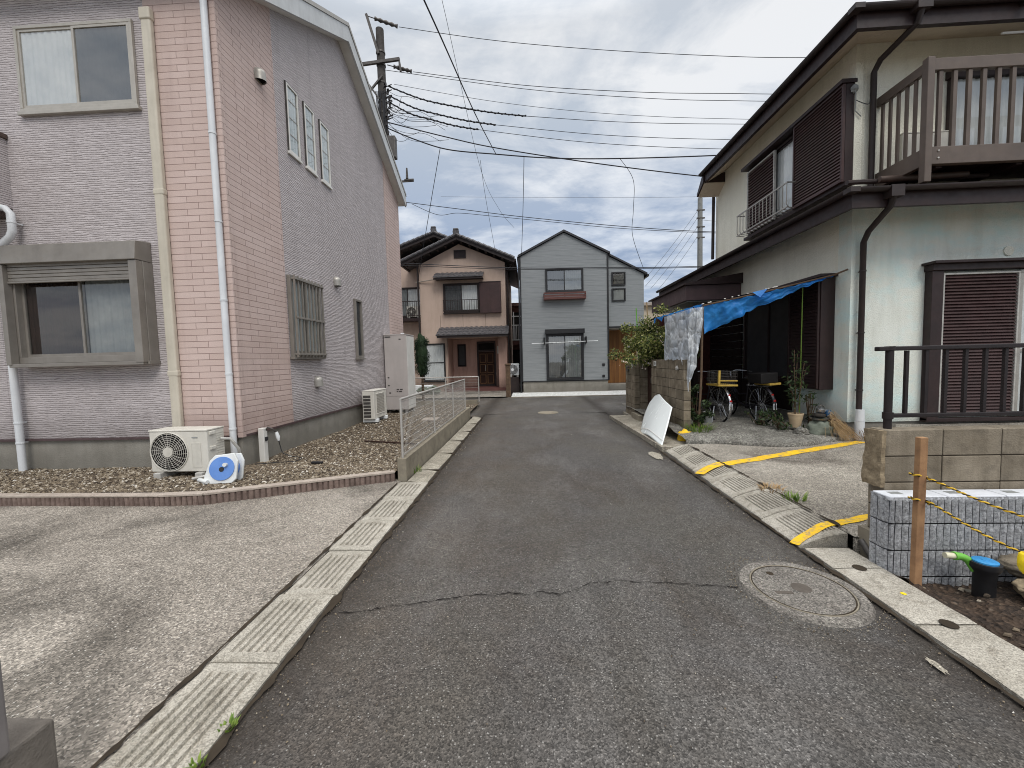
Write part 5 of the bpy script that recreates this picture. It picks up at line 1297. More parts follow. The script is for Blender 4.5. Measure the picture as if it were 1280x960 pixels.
part('bracket', MB().blob((2.83, 7.75, 1.36), (.03, .05, .04), 2, 2, .3), 'porcelain', bw)
block_wall('narrow block pillar at the far side of the garden gate', 'block_wall', 2.66, 2.79, 10.18, 11.12, .0, 1.50, along='y')
block_wall('block gate pillar return facing the lane beside the garden gate', 'block_wall', 2.80, 3.12, 10.16, 10.29, .0, 1.49, along='x')
solo('letter_box', MB().box(2.62, 2.655, 10.72, 10.92, 1.22, 1.34), 'steel_dark', 'small dark letter box on the block pillar by the gate', 'letter box', bevel=.008)
solo('plaque', MB().box(2.648, 2.656, 10.36, 10.43, 1.30, 1.46), 'plate_white', 'small white plaque on the block pillar by the gate', 'plaque')
gt = thing('garden_gate', 'dark brown slatted garden gate between the block walls', 'gate', (3.0, 9.8, .1))
m = MB()
for k in range(7): m.box(2.98, 3.01, 9.46+k*.102, 9.55+k*.102, .2, 1.40)
part('slats', m, 'dark_wood', gt); m = MB(); m.box(3.011, 3.05, 9.44, 10.15, .35, .43); m.box(3.011, 3.05, 9.44, 10.15, 1.15, 1.23); part('rail', m, 'dark_wood', gt)
part('latch', MB().box(2.94, 2.979, 9.70, 9.78, .95, 1.08), 'steel_dark', gt)
solo('gate_step', MB().box(2.56, 3.3, 9.44, 10.15, .02, .20), 'kerb_concrete', 'concrete step below the dark garden gate', 'step', bevel=.01)
# white bonnet panel leaning on the wall
HOODB = [(8.154, -0.045), (7.649, 0.026), (7.276, 0.023), (6.851, -0.03)]; HOODL = [(8.154, -0.045), (8.545, 0.268), (8.681, 0.526)]; HOODT = [(8.681, 0.526), (8.564, 0.674), (8.391, 0.723), (8.219, 0.722), (7.418, 0.578)]; HOODR = [(6.851, -0.03), (7.115, 0.27), (7.418, 0.578)]
hd = thing('bonnet_panel', 'white curved car bonnet leaning on edge against the block wall', 'car bonnet', (2.3, 7.7, 0.07))
def poly_at(pts, t):
    L = [0]
    for a, b in zip(pts, pts[1:]): L.append(L[-1]+math.hypot(b[0]-a[0], b[1]-a[1]))
    return (float(np.interp(t*L[-1], L, [p[0] for p in pts])), float(np.interp(t*L[-1], L, [p[1] for p in pts])))
def soft(pts):
    return [(p.x, p.y) for p in smooth_path([(a, b, 0) for a, b in pts], 8)]
HB = soft(HOODB); HL = soft(HOODL); HT = soft(HOODT); HR = soft(HOODR)
def hood_pt(u, v):
    b, t, l, r_ = poly_at(HB, u), poly_at(HT, u), poly_at(HL, v), poly_at(HR, v)
    c = [(1-v)*b[i]+v*t[i]+(1-u)*l[i]+u*r_[i]-((1-u)*(1-v)*HB[0][i]+u*(1-v)*HB[-1][i]+(1-u)*v*HT[0][i]+u*v*HT[-1][i]) for i in (0, 1)]
    bulge = .10*math.sin(PI*min(1,max(0,u)))*(1-.35*v)
    return (2.26 + .62*c[1] - bulge*.7, c[0], c[1]+.075)
hm = MB().grid(hood_pt, 28, 28)
p_ = mesh_obj('panel', hm, 'hood_white', smooth='all'); p_.parent = hd; p_.location = -wloc(hd)
sm_ = p_.modifiers.new('thick', 'SOLIDIFY'); sm_.thickness = .012; sm_.offset = 1
m = MB(); m.grid(lambda u, v: tuple(Vector(hood_pt(u, .13+.016*v)) + Vector((-.006-.008*math.sin(PI*v), 0, 0))), 28, 4); m2 = part('crease', m, 'white_metal', hd, smooth='all')
# shrub above the wall
sh = thing('shrub', 'bushy light green flowering shrub rising above the block wall by the gate', 'shrub', (3.2, 9.6, .1))
r = random.Random(8); cs = [(3.08+r.gauss(0,.27), 9.8+r.gauss(0,.46), 1.88+max(-.38, r.gauss(0,.26))) for i in range(80)]
part('crown', MB().leaves(cs, (.2,.2,.18), 13000, .060, .4, 2.0, 11), 'leaf_shrub', sh)
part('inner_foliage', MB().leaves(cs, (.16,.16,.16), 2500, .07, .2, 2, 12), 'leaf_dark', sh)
part('flowers', MB().leaves([(c[0]-.12, c[1]-.15, c[2]-.02) for c in cs[::3]], (.2,.2,.2), 260, .045, .4, 1.2, 13), 'flower', sh, kind='stuff')
m = MB()
for i in range(7):
    a = r.random()*6.28; m.tube([(3.22, 9.75, .1), (3.22+.1*math.cos(a), 9.75+.15*math.sin(a), .9), (3.22+.28*math.cos(a), 9.75+.5*math.sin(a), 1.8)], [.025, .018, .006], 6)
part('stems', m, 'bark', sh)
for i, (x, y, z, lab) in enumerate(((3.02, 10.9, 2.35, 'yellow-green bamboo cane standing above the shrub'), (3.3, 10.9, 2.5, 'thin bamboo cane leaning beside the yellow-green cane above the shrub'))):
    solo('cane', MB().tube([(x, y, .1), (x-.05, y, z*.6), (x-.12, y, z+.55)], .014, 6), 'elbow_green' if i == 0 else 'straw', lab, 'cane')
# tarp and clear sheet
A, B, C = Vector((5.20, 7.07, 2.90)), Vector((3.16, 7.35, 2.49)), Vector((2.80, 9.0, 2.40))
tr = thing('tarp', 'bright blue tarpaulin slung from the house wall over the bicycle porch', 'tarpaulin', (4.2, 7.2, 2.2))
def valance(u, v):
    P = A.lerp(B, u); sag = -.02*math.sin(PI*u)*1.2 + .012*math.sin(u*60)
    drop = (.03 + .48*u**1.5)*v
    return (P.x + .03*math.sin(u*14+v*3)*v + .05*v*u, P.y + .10*v*u + .05*math.sin(u*21+v*2)*v + .03*fbm(u*9, v*2.5, 1.5, 4) + .03*math.sin(u*47-v*4)*v*u, P.z + sag - drop + .02*fbm(u*12, 3, 1)*v)
part('front_drop', MB().grid(valance, 140, 18).add([tuple(A.lerp(B,.50)+Vector((0,-.02,.03))), tuple(A.lerp(B,.62)+Vector((0,-.03,.03))), tuple(A.lerp(B,.57)+Vector((0,-.07,-.09)))], [(0,1,2)]), 'tarp_blue', tr, smooth='all')
def roofs(u, v):
    P = A.lerp(B, u) if u < .75 else B.lerp(C, 0)
    P = A.lerp(B, u); Q = Vector((5.30, 10.4, 2.92)).lerp(Vector((2.83, 9.6, 2.44)), u)
    X = P.lerp(Q, v); s = -.05*math.sin(PI*u)*math.sin(PI*v) + .015*math.sin(v*25+u*11)
    return (X.x, X.y, X.z + .012 + s)
part('roof_sheet', MB().grid(roofs, 40, 40), 'tarp_shaded', tr, smooth='all')
def edge(u, v):
    P = B.lerp(C, u); return (P.x - .03 + .02*math.sin(u*40), P.y, P.z + .03 - .10*v*(.6+.5*math.sin(u*33)))
part('side_edge', MB().grid(edge, 40, 3), 'tarp_blue', tr, smooth='all')
m = MB().tube([tuple(A+Vector((.12, -.15, .06))), tuple(A), tuple(A.lerp(B, .5)+Vector((0,0,-.01))), tuple(B), tuple(C)], .014, 6); part('rail', m, 'old_wood', tr)
m = MB()
r = random.Random(5)
for i in range(26):
    t = r.random(); P = A.lerp(B, .35+.65*t) if i % 2 else B.lerp(C, t); m.blob((P.x, P.y-.01, P.z+.03), (.018, .016, .010), i, 1, .4)
part('knots', m, 'white_metal', tr)
solo('tarp_pole', MB().tube([(3.10, 7.42, .15), (3.14, 7.40, 1.2), (3.15, 7.38, 2.49)], .02, 8), 'old_wood', 'thin wooden pole holding up the tarp corner at the end of the block wall', 'pole')
cl = thing('clear_sheet', 'crumpled clear plastic sheet hanging from the tarp edge over the block wall', 'plastic sheet', (2.9, 7.8, 1.4))
def clear(u, v):
    # u runs along the tarp edge round the corner, v down; the front corner hangs lowest
    k = .42
    if u < k: P = Vector((3.16,7.33,2.47)).lerp(Vector((2.92,7.40,2.44)), u/k); Z = 2.0 - 1.08*(u/k)**.75
    else: P = Vector((2.92,7.40,2.44)).lerp(Vector((2.80,8.35,2.40)), (u-k)/(1-k)); Z = .92 + .60*min(1, (u-k)/.13)**.8
    z = P.z + (Z-P.z)*v
    gather = 1-.15*v
    fold = .022*math.sin(u*27+2.2*v)*(.3+v*.7) + .009*math.sin(u*61-3*v)
    return (P.x*gather + 2.9*(1-gather) - .03*v + fold, P.y - .03*v + .6*fold + .02*math.sin(v*9+u*14), z + .012*math.sin(u*57)*v)
part('sheet', MB().grid(clear, 90, 40), 'clear_sheet', cl, smooth='all')
# bicycles
def bicycle(label, x, y, z, lean, crate, yaw=0.0):
    R = Matrix.Rotation(yaw, 3, 'Z') @ Matrix.Rotation(lean, 3, 'Y'); O = Vector((x, y, z))
    T = lambda a, b, c: tuple(O + R @ Vector((a, b, c)))
    t = thing('bicycle', label, 'bicycle', (x, y, z))
    Rw = .36; yb, yf_ = 0, 1.08
    for nm, yc in (('rear', yb), ('front', yf_)):
        w = part('wheel', MB(T).ring((0, yc, Rw), Rw-.026, .009, 'x', 40, 6).lathe([(.03, -.045), (.03, .045)], (0, yc, Rw), 12, 'x'), 'chrome', t)
        part('tyre', MB(T).ring((0, yc, Rw), Rw-.008, .0175, 'x', 44, 8), 'tyre', w)
        m = MB(T)
        for k in range(28):
            a = 2*PI*k/28; a2 = a + (.5 if k % 2 else -.5); s_ = .03*(1 if k % 4 < 2 else -1)
            m.tube([(s_, yc+.025*math.cos(a2), Rw+.025*math.sin(a2)), (0, yc+(Rw-.03)*math.cos(a), Rw+(Rw-.03)*math.sin(a))], .0022, 4)
        part('spokes', m, 'chrome', w)
        mg = MB(T); a0, a1 = (math.radians(-5), math.radians(205)) if nm == 'rear' else (math.radians(20), math.radians(190))
        a0, a1 = (math.radians(35), math.radians(215)) if nm == 'rear' else (math.radians(-10), math.radians(150))
        mg.grid(lambda u, v: (-.028+.056*v, yc+(Rw+.022+.012*math.sin(PI*v))*math.cos(a0+(a1-a0)*u), Rw+(Rw+.022+.012*math.sin(PI*v))*math.sin(a0+(a1-a0)*u)), 24, 6)
        part('mudguard', mg, 'chrome' if crate else 'bike_frame', t, smooth='all')
    m = MB(T); S_, H_ = (0, .42, .30), (0, .90, .80)
    m.tube([(0, .34, .80), (0, .46, .28)], .016, 8); m.tube([(0, .46, .28), (0, .70, .36), (0, .93, .66)], .019, 8); m.tube([(0, .40, .55), (0, .66, .52), (0, .91, .74)], .014, 8)
    m.tube([(0, .90, .86), (0, .95, .62)], .02, 8)
    for sx in (-.05, .05):
        m.tube([(sx*.4, .95, .62), (sx, 1.0, .5), (sx, yf_, Rw)], .011, 6); m.tube([(sx, yb, Rw), (sx*.5, .46, .29)], .009, 6); m.tube([(sx, yb, Rw), (sx*.4, .36, .74)], .008, 6)
    part('frame', m, 'bike_frame', t, smooth=True)
    part('saddle', MB(T).blob((0, .30, .87), (.095, .15, .045), 3, 3, .1), 'saddle_black', t, smooth='all')
    part('seat_post', MB(T).tube([(0, .34, .72), (0, .32, .86)], .013, 8), 'chrome', t)
    part('handlebar', MB(T).tube(smooth_path([(-.28, .62, .98), (-.27, .78, 1.0), (-.12, .90, 1.02), (0, .92, 1.0), (.12, .90, 1.02), (.27, .78, 1.0), (.28, .62, .98)]), .012, 8).tube([(0, .92, 1.0), (0, .90, .84)], .013, 8), 'chrome', t, smooth=True)
    part('chain_case', MB(T).box(.045, .06, .02, .56, .22, .33), 'bike_frame', t, bevel=.006)
    m = MB(T)
    for sx in (-.07, .07): m.tube([(sx, -.20, .74), (sx, .30, .74)], .007, 6); m.tube([(sx, -.12, .74), (sx*.8, 0, Rw)], .006, 6)
    for k in range(5): m.tube([(-.07, -.18+k*.11, .74), (.07, -.18+k*.11, .74)], .005, 5)
    part('rear_rack', m, 'chrome', t)
    part('reflector', MB(T).lathe([(.001, 0), (.024, 0), (.026, -.012), (.001, -.018)], (0, -.365, .47), 12, 'y').box(-.02, .02, -.33, -.315, .55, .60), 'reflector_red', t)
    part('mudguard_tip', MB(T).box(-.03, .03, -.385, -.36, .30, .42), 'white_bar', t, bevel=.004)
    m = MB(T); m.tube([(-.09, .02, Rw-.02), (-.17, -.06, .005)], .01, 6).tube([(.09, .02, Rw-.02), (.17, -.06, .005)], .01, 6); m.tube([(-.17, -.06, .008), (.17, -.06, .008)], .008, 6); part('stand', m, 'chrome', t)
    m = MB(T)
    def basket(m, x0, x1, y0, y1, z0, z1, n, tp=.85):
        for k in range(6):
            f = k/5; s0 = tp+(1-tp)*f; zz_ = z0+(z1-z0)*f; cx, cy = (x0+x1)/2, (y0+y1)/2
            P = [(cx+(x0-cx)*s0, cy+(y0-cy)*s0, zz_), (cx+(x1-cx)*s0, cy+(y0-cy)*s0, zz_), (cx+(x1-cx)*s0, cy+(y1-cy)*s0, zz_), (cx+(x0-cx)*s0, cy+(y1-cy)*s0, zz_)]
            for i in range(4): m.bar(P[i], P[(i+1)%4], .006, .006)
        cx, cy = (x0+x1)/2, (y0+y1)/2
        for k in range(n+1):
            f = k/n
            for p in ((x0+(x1-x0)*f, y0), (x0+(x1-x0)*f, y1), (x0, y0+(y1-y0)*f), (x1, y0+(y1-y0)*f)):
                m.bar((cx+(p[0]-cx)*tp, cy+(p[1]-cy)*tp, z0), (p[0], p[1], z1), .004, .004)
    basket(m, -.2, .2, 1.02, 1.34, .72, .98, 9); part('front_basket', m, 'steel_dark', t)
    if crate:
        m = MB(T); basket(m, -.19, .19, -.26, .14, .79, 1.05, 9, .95); rb = part('rear_basket', m, 'steel_dark', t)
        m = MB(T); m.box(-.2, .2, -.275, .15, .755, .79); m.box(-.205, -.165, -.28, -.25, .791, 1.06); m.box(-.164, .19, -.275, -.255, .85, .875)
        part('crate_rim', m, 'crate_yellow', rb, bevel=.004)
    else:
        m = MB(T); m.box(-.03, .2, -.30, .14, .76, .80); cr_ = part('rear_tray', m, 'crate_yellow', t, bevel=.006)
        part('box', MB(T).box(-.18, .17, -.27, .12, .801, 1.0), 'saddle_black', cr_, bevel=.015)
    return t
bicycle('bicycle with a yellow-rimmed crate on its rear rack, the left one in the porch', 3.78, 8.10, .225, .03, True, .12)
bicycle('dark bicycle with a black box on its rear rack, the right one in the porch', 4.60, 8.05, .225, -.05, False, .13)
# odds and ends beside the porch
solo('bucket', MB().lathe([(.001, 0), (.075, 0), (.095, .24), (.10, .245), (.088, .24), (.07, .02), (.001, .02)], (3.50, 7.95, .23), 20), 'bucket_grey', 'small grey plastic planter bucket beside the left bicycle', 'bucket', smooth=True)
pt = thing('flower_pot', 'beige square-shouldered flower pot with a tall spindly plant at the house wall', 'flower pot', (4.70, 7.2, .28))
part('pot', MB().lathe([(.001, 0), (.078, 0), (.115, .215), (.122, .22), (.122, .245), (.105, .245), (.10, .20), (.001, .2)], (4.70, 7.2, .28), 24), 'terracotta', pt, smooth=True)
m = MB(); r = random.Random(21); stems = []
for i in range(7):
    a = r.random()*6.28; h = r.uniform(.5, 1.35); p = smooth_path([(4.70+.04*math.cos(a), 7.2+.04*math.sin(a), .48), (4.70+.07*math.cos(a), 7.2+.07*math.sin(a), .48+h*.5), (4.70+.16*math.cos(a), 7.2+.12*math.sin(a), .48+h)]); m.tube(p, .006, 5); stems += [tuple(q) for q in p[4::2]]
part('stems', m, 'bark', pt); part('leaves', MB().leaves(stems, (.09, .09, .06), 230, .085, .3, 3.2, 3), 'leaf_dark', pt)
solo('plant_stake', MB().tube([(4.83, 7.30, .25), (4.84, 7.29, 2.75)], .009, 6), 'leaf_grass', 'tall thin green plant stake behind the flower pot', 'stake')
def plant(label, x, y, z, cs_spread, n, size, seed, mat='leaf_dark', h=.25, asp=3.0):
    t = thing('plant', label, 'plant', (x, y, z)); r = random.Random(seed); cs = [(x+r.gauss(0,cs_spread), y+r.gauss(0,cs_spread), z+h*r.random()) for i in range(14)]
    m = MB()
    for c in cs: m.tube([(x, y, z-.03), ((x+c[0])/2, (y+c[1])/2, z+h*.4), c], .006, 5)
    part('stems', m, 'bark', t); part('leaves', MB().leaves(cs, (.09,.09,.08), n, size, .6, asp, seed), mat, t); return t
plant('low green plants left of the beige flower pot', 4.42, 7.22, .26, .09, 120, .09, 31, h=.3)
plant('reddish-stemmed weeds between the right bicycle and the flower pot', 4.25, 7.5, .25, .10, 150, .08, 32, 'leaf_dark', .3)
plant('leafy shoots against the wall right of the tall pot plant', 4.98, 7.25, .28, .07, 50, .10, 33, 'leaf_dark', .6, 3.6)
plant('dark climbing shrub at the near end of the block wall', 3.12, 7.62, .2, .12, 1500, .05, 34, 'leaf_dark', .85, 1.8)
tuft('grass_tuft', (3.05, 7.28, .14), 260, .22, .18, 'leaf_grass', 'bright green grass tuft at the foot of the block wall end', 'grass', seed=5, bend=.9)
solo('yellow_stone', MB().blob((2.78, 7.22, .13), (.13, .10, .13), 4, 3, .25), 'yellow_paint', 'lump of stone painted yellow at the corner of the block wall', 'stone', smooth='all')
solo('rock', MB().blob((4.96, 6.98, .26), (.20, .17, .19), 9, 5, .28, 2.6), 'rock', 'grey-green rock beside the porch slab carrying old pans', 'rock', smooth='all')
solo('rock', MB().blob((4.60, 6.90, .24), (.12, .10, .09), 5, 4, .35, 2.6), 'rough_concrete', 'pale broken lump of concrete left of the grey-green rock', 'rock', smooth='all')
def pan(name, label, c, r_, h, mat, tilt, extra=None):
    R = Matrix.Rotation(tilt[0], 3, 'X') @ Matrix.Rotation(tilt[1], 3, 'Y'); O = Vector(c); T = lambda x, y, z: tuple(O + R @ Vector((x, y, z)))
    m = MB(T).lathe([(.001, 0), (r_*.85, 0), (r_*.97, h*.3), (r_, h), (r_*1.05, h*1.02), (r_*.96, h), (r_*.9, h*.2), (.001, h*.12)], (0, 0, 0), 24)
    t = thing(name, label, 'cookware', c); part('body', m, mat, t, smooth=True); part('handle', MB(T).tube([(r_, 0, h*.85), (r_*1.9, .02, h*1.0)], .009, 6) if not extra else MB(T).tube(smooth_path([(-r_*.9, 0, h), (-r_*.6, 0, h*1.7), (0, 0, h*1.95), (r_*.6, 0, h*1.7), (r_*.9, 0, h)]), .006, 6), 'steel_dark', t); 
    if extra: part('lid', MB(T).lathe([(r_*.98, h), (r_*.7, h*1.25), (.001, h*1.35)], (0, 0, 0), 20).lathe([(.012, h*1.3), (.016, h*1.5), (.001, h*1.55)], (0, 0, 0), 10), mat, t, smooth=True); part('spout', MB(T).tube([(r_*.8, 0, h*.4), (r_*1.4, 0, h*.9)], [.02, .011], 8), mat, t)
    return t
pan('frying_pan', 'old flat frying pan lowest on the rock by the wall', (4.95, 6.98, .45), .14, .04, 'pot_metal', (.1, -.05))
pan('saucepan', 'dull metal saucepan stacked in the frying pan on the rock', (4.94, 6.98, .49), .10, .055, 'steel_dark', (-.1, .12))
pan('kettle', 'shiny dented kettle on top of the pans on the rock', (4.97, 6.99, .55), .065, .07, 'chrome', (.1, .1), True)
solo('tin', MB().lathe([(.001, 0), (.05, 0), (.05, .10), (.001, .10)], (5.10, 7.0, .50), 16), 'blue_enamel', 'small blue tin beside the kettle', 'tin')
solo('tin_ledge', MB().blob((5.12, 7.02, .42), (.09, .09, .085), 15, 3, .25), 'rock', 'dark stone wedged by the wall under the blue tin', 'stone', smooth='all')
br = thing('straw_broom', 'bundle of dry straw, a worn broom head leaning beside the rock', 'broom', (5.2, 6.72, .12)); r = random.Random(2); m = MB()
for i in range(110):
    q = (5.24+r.gauss(0,.11), 6.68+r.gauss(0,.07), .115+.08*r.random()**2); p = (5.10+r.gauss(0,.03), 6.92+r.gauss(0,.02), .48+r.gauss(0,.07)); mid = ((p[0]+q[0])/2+r.gauss(0,.035), (p[1]+q[1])/2-.03+r.gauss(0,.02), (p[2]+q[2])/2)
    m.tube([p, mid, q], [.003, .0025, .001], 4)
part('bristles', m, 'straw', br); part('binding', MB().ring((5.12, 6.88, .45), .04, .012, 'z', 16, 6), 'old_wood', br)
tuft('dry_weeds', (5.62, 6.78, .12), 150, .20, .16, 'straw', 'dry brown weeds at the foot of the cream wall by the white pipe sleeve', 'weeds', seed=8, bend=.8)
solo('timber_strip', MB().box(5.50, 6.2, 6.52, 6.57, .13, .165), 'stake_wood', 'short pale timber strip on the ground behind the old block wall', 'timber')
tuft('weed', (2.66, 4.05, .11), 60, .07, .10, 'leaf_grass', 'green weeds growing in the joint behind the sloping kerb lids', 'weed', seed=12, bend=1.0)
tuft('dry_creeper', (2.62, 4.35, .11), 60, .05, .14, 'straw', 'dry creeper strands along the back of the sloping kerb lids', 'weed', seed=14, bend=1.6)
# walls in the right foreground
ow = block_wall('weathered old concrete block retaining wall carrying the black railing', 'block_wall', 2.66, 6.6, 3.07, 3.21, .2, 1.0, along='x', bl=.42, mat='old_block')

def rough(c0, c1, amp=.016):
    (x0,y0,z0_),(x1,y1,z1_) = c0, c1; m = MB()
    def P(x, y, z): 
        q = Vector((x, y, z)); d = Vector((fbm(y*7, z*7, 1, x), fbm(x*7, z*7, 1, 5+y), fbm(x*7, y*7, 1, 9+z)))*amp; return tuple(q+d)
    n = 12
    m.grid(lambda u, v: P(x0+(x1-x0)*u, y0, z0_+(z1_-z0_)*v), n, 2*n); m.grid(lambda u, v: P(x0, y0+(y1-y0)*u, z0_+(z1_-z0_)*v), n, 2*n)
    m.grid(lambda u, v: P(x0+(x1-x0)*u, y0+(y1-y0)*v, z1_), n, n); m.grid(lambda u, v: P(x1, y0+(y1-y0)*u, z0_+(z1_-z0_)*v), n, 2*n); m.grid(lambda u, v: P(x0+(x1-x0)*u, y1, z0_+(z1_-z0_)*v), n, 2*n)
    return m
part('broken_end', rough((2.628, 3.058, .56), (2.658, 3.215, .99), .014), 'broken_concrete', ow, label='crumbling broken end of the old wall')
part('footing', MB().box(2.62, 6.6, 3.055, 3.24, -.1, .198), 'kerb_concrete', ow)
fl = solo('wall_fill', MB().prism([(2.92, 3.225), (15, 3.225), (15, 6.85), (6.1, 6.85)], 'z', .0, .36), 'side_concrete', 'raised concrete terrace strip behind the old block wall under the railing', 'terrace')
# new split-faced block wall, ribbed
nw = thing('split_face_wall', 'low new pale grey ribbed split-face block wall below the old wall', 'wall', (3.5, 2.98, -.1))
m = MB(); r = random.Random(17); ztop = .55; ch = .196
core = MB(); cpoly = [(2.598-.034*math.cos(t), 2.941-.034*math.sin(t)) for t in (PI/2*k/8 for k in range(9))] + [(6.6, 2.902), (6.6, 3.05), (2.558, 3.05)]
core.prism(cpoly, 'z', -.12, .52)
def ribface(P, L, rowz, ribw=.0475, gap=.004):
    n = int(L/ribw)
    for k in range(n):
        a0, a1 = k*L/n+gap/2, (k+1)*L/n-gap/2; nz, na = 7, 3
        base = r.uniform(-.003, .003); seed = r.random()*50
        def fn(u, v):
            e = -.010 if (u in (0, 1)) else base + .009*fbm(u*1.3, v*5, 1.5, seed)
            if v in (0, 1): e = -.006
            return P(a0+(a1-a0)*u, e, rowz+.004+(ch-.008)*v)
        m.grid(fn, na, nz)
for row in range(4):
    z_ = ztop-ch*(row+1)
    ribface(lambda a, e, z: (2.60+a, 2.89-e, z), 2.4, z_)
    ribface(lambda a, e, z: (2.545-e, 2.93+a, z), .125, z_)
    # rounded corner ribs
    def Pc(a, e, z):
        t = a/.075*PI/2; R = .05+e; return (2.597-R*math.cos(t)*1.0, 2.94-R*math.sin(t), z)
    ribface(Pc, .075, z_, .0375)
part('ribbed_face', m, 'split_face', nw); part('core', core, 'split_core', nw)
m = MB()
for k in range(9):
    x = 2.555+.40*k; m.box(x+(.003 if k else .0), x+.397, 2.897, 3.044, .521, .552)
part('top_course', m, 'split_top', nw, bevel=.008)
m = MB(); 
for k in range(9): m.box(2.62+.40*k, 2.70+.40*k, 2.95, 3.0, .5525, .554)
part('top_hollow', m, 'bucket_grey', nw)
m = MB()
for row in range(1, 4): z_ = ztop-ch*row; m.box(2.553, 5.0, 2.897, 2.9, z_-.004, z_+.002)
part('bed_joint', m, 'dark_void', nw)
# black railing
rg = thing('railing', 'black iron railing with square bars on top of the old block wall', 'railing', (3.6, 3.14, 1.0))
m = MB().tube([(2.735, 3.14, .99), (2.735, 3.14, 1.60)], .026, 12); part('post', m, 'black_iron', rg, smooth=True)
m = MB()
m.box(2.64, 7, 3.115, 3.165, 1.595, 1.628); part('top_rail', m, 'black_iron', rg, bevel=.006)
part('bottom_rail', MB().box(2.74, 7, 3.122, 3.158, 1.085, 1.115), 'black_iron', rg, bevel=.005)
for k in range(30):
    x = 2.86+k*.142
    if x < 6.9: part('bar', MB().box(x-.011, x+.011, 3.13, 3.152, 1.116, 1.594), 'black_iron', rg)
part('collar', MB().lathe([(.034, 0), (.034, .05)], (2.735, 3.14, 1.075), 12).lathe([(.034, 0), (.034, .03)], (2.735, 3.14, 1.60), 12), 'black_iron', rg, smooth=True)
part('post', MB().tube([(4.75, 3.14, .99), (4.75, 3.14, 1.60)], .026, 12), 'black_iron', rg, smooth=True)
# stake, ropes, pipe and rubble
st = solo('wooden_stake', MB().bar((2.60, 2.735, -.12), (2.592, 2.72, 1.018), .05, .04, (0,1,0)), 'stake_wood', 'rough square wooden stake in the soil, roped with yellow and black cord', 'stake', bevel=.004)
solo('wooden_stake', MB().bar((3.0, 1.45, -.12), (3.0, 1.45, .95), .06, .045, (0,1,0)), 'stake_wood', 'plain wooden stake holding the right-hand ends of the two yellow ropes', 'stake', bevel=.004)
def rope(label, pts):
    t = thing('rope', label, 'rope', pts[0]); P = smooth_path(pts, 40); L = [0]
    for i in range(1, len(P)): L.append(L[-1]+(P[i]-P[i-1]).length)
    for nm, ph, mt_ in (('yellow_strand', 0, 'rope_yellow'), ('dark_strand', PI, 'rope_black')):
        q = []
        for i, p in enumerate(P):
            d = (P[min(i+1,len(P)-1)]-P[max(i-1,0)]).normalized(); a = d.cross(Vector((0,0,1))).normalized(); b = a.cross(d)
            th = L[i]/.055*2*PI+ph; q.append(p+(a*math.cos(th)+b*math.sin(th))*.0042)
        part(nm, MB().tube(q, .0050 if ph == 0 else .0036, 5), mt_, t)
def loop(z): return [(2.565+.035*0, 2.69, z), (2.56, 2.76, z-.005), (2.63, 2.765, z-.012), (2.637, 2.70, z-.03)]
rope('upper yellow and black twisted rope tied to the wooden stake', loop(.765)+[(2.62, 2.68, .745), (2.68, 2.3, .675), (2.8, 1.9, .655), (2.96, 1.5, .68)])
rope('lower yellow and black twisted rope tied to the wooden stake', loop(.600)+[(2.62, 2.68, .590), (2.64, 2.3, .495), (2.75, 1.9, .45), (2.96, 1.5, .47)])
tg = solo('yellow_tag', MB().blob((2.655, 2.2, .435), (.03, .025, .062), 3, 4, .18), 'tag_yellow', 'yellow plastic tag hanging on the lower rope at the right edge', 'tag', smooth='all')
pi_ = thing('drain_pipe', 'black upright drain riser with a bright blue lid standing in the soil', 'pipe', (3.03, 2.72, -.1))
part('riser', MB().lathe([(.055, 0), (.055, .20), (.058, .205), (.06, .22), (.076, .245), (.078, .25), (.078, .282), (.064, .284)], (3.03, 2.72, -.12), 28), 'pipe_black', pi_, smooth=True)
part('lid', MB().lathe([(.001, 0), (.063, 0), (.063, .010), (.058, .014), (.02, .0145), (.018, .018), (.001, .018)], (3.03, 2.72, .163), 28), 'lid_blue', pi_, smooth=True)
el = part('elbow', MB().tube(smooth_path([(2.995, 2.745, .09), (2.97, 2.765, .15), (2.935, 2.775, .172), (2.895, 2.78, .176)]), [.024]*19, 14).tube([(2.905, 2.78, .176), (2.888, 2.78, .176)], .028, 14), 'elbow_green', pi_, smooth=True)
part('pipe_end', MB().tube([(2.89, 2.78, .176), (2.835, 2.785, .178)], .020, 14), 'pvc_end', el, smooth=True)
for i, (c, s, lab) in enumerate((((3.30, 2.60, .03), (.17, .12, .07), 'larger lump of broken concrete right of the black drain riser'), ((3.28, 2.38, -.02), (.10, .08, .06), 'smaller lump of broken concrete at the right edge of the soil'), ((3.42, 2.75, .10), (.22, .14, .08), 'flat brown slab of broken concrete behind the drain riser'))):
    solo('concrete_lump', MB().blob(c, s, 20+i, 5, .3, 2.4), 'broken_concrete' if i != 2 else 'old_block', lab, 'rubble', smooth='all')
solo('stub_pipe', MB().tube([(2.615, 3.03, -.05), (2.62, 3.20, .09)], .028, 12), 'steel_dark', 'short dark pipe stub between the yellow kerb end and the split-face wall', 'pipe', smooth=True)
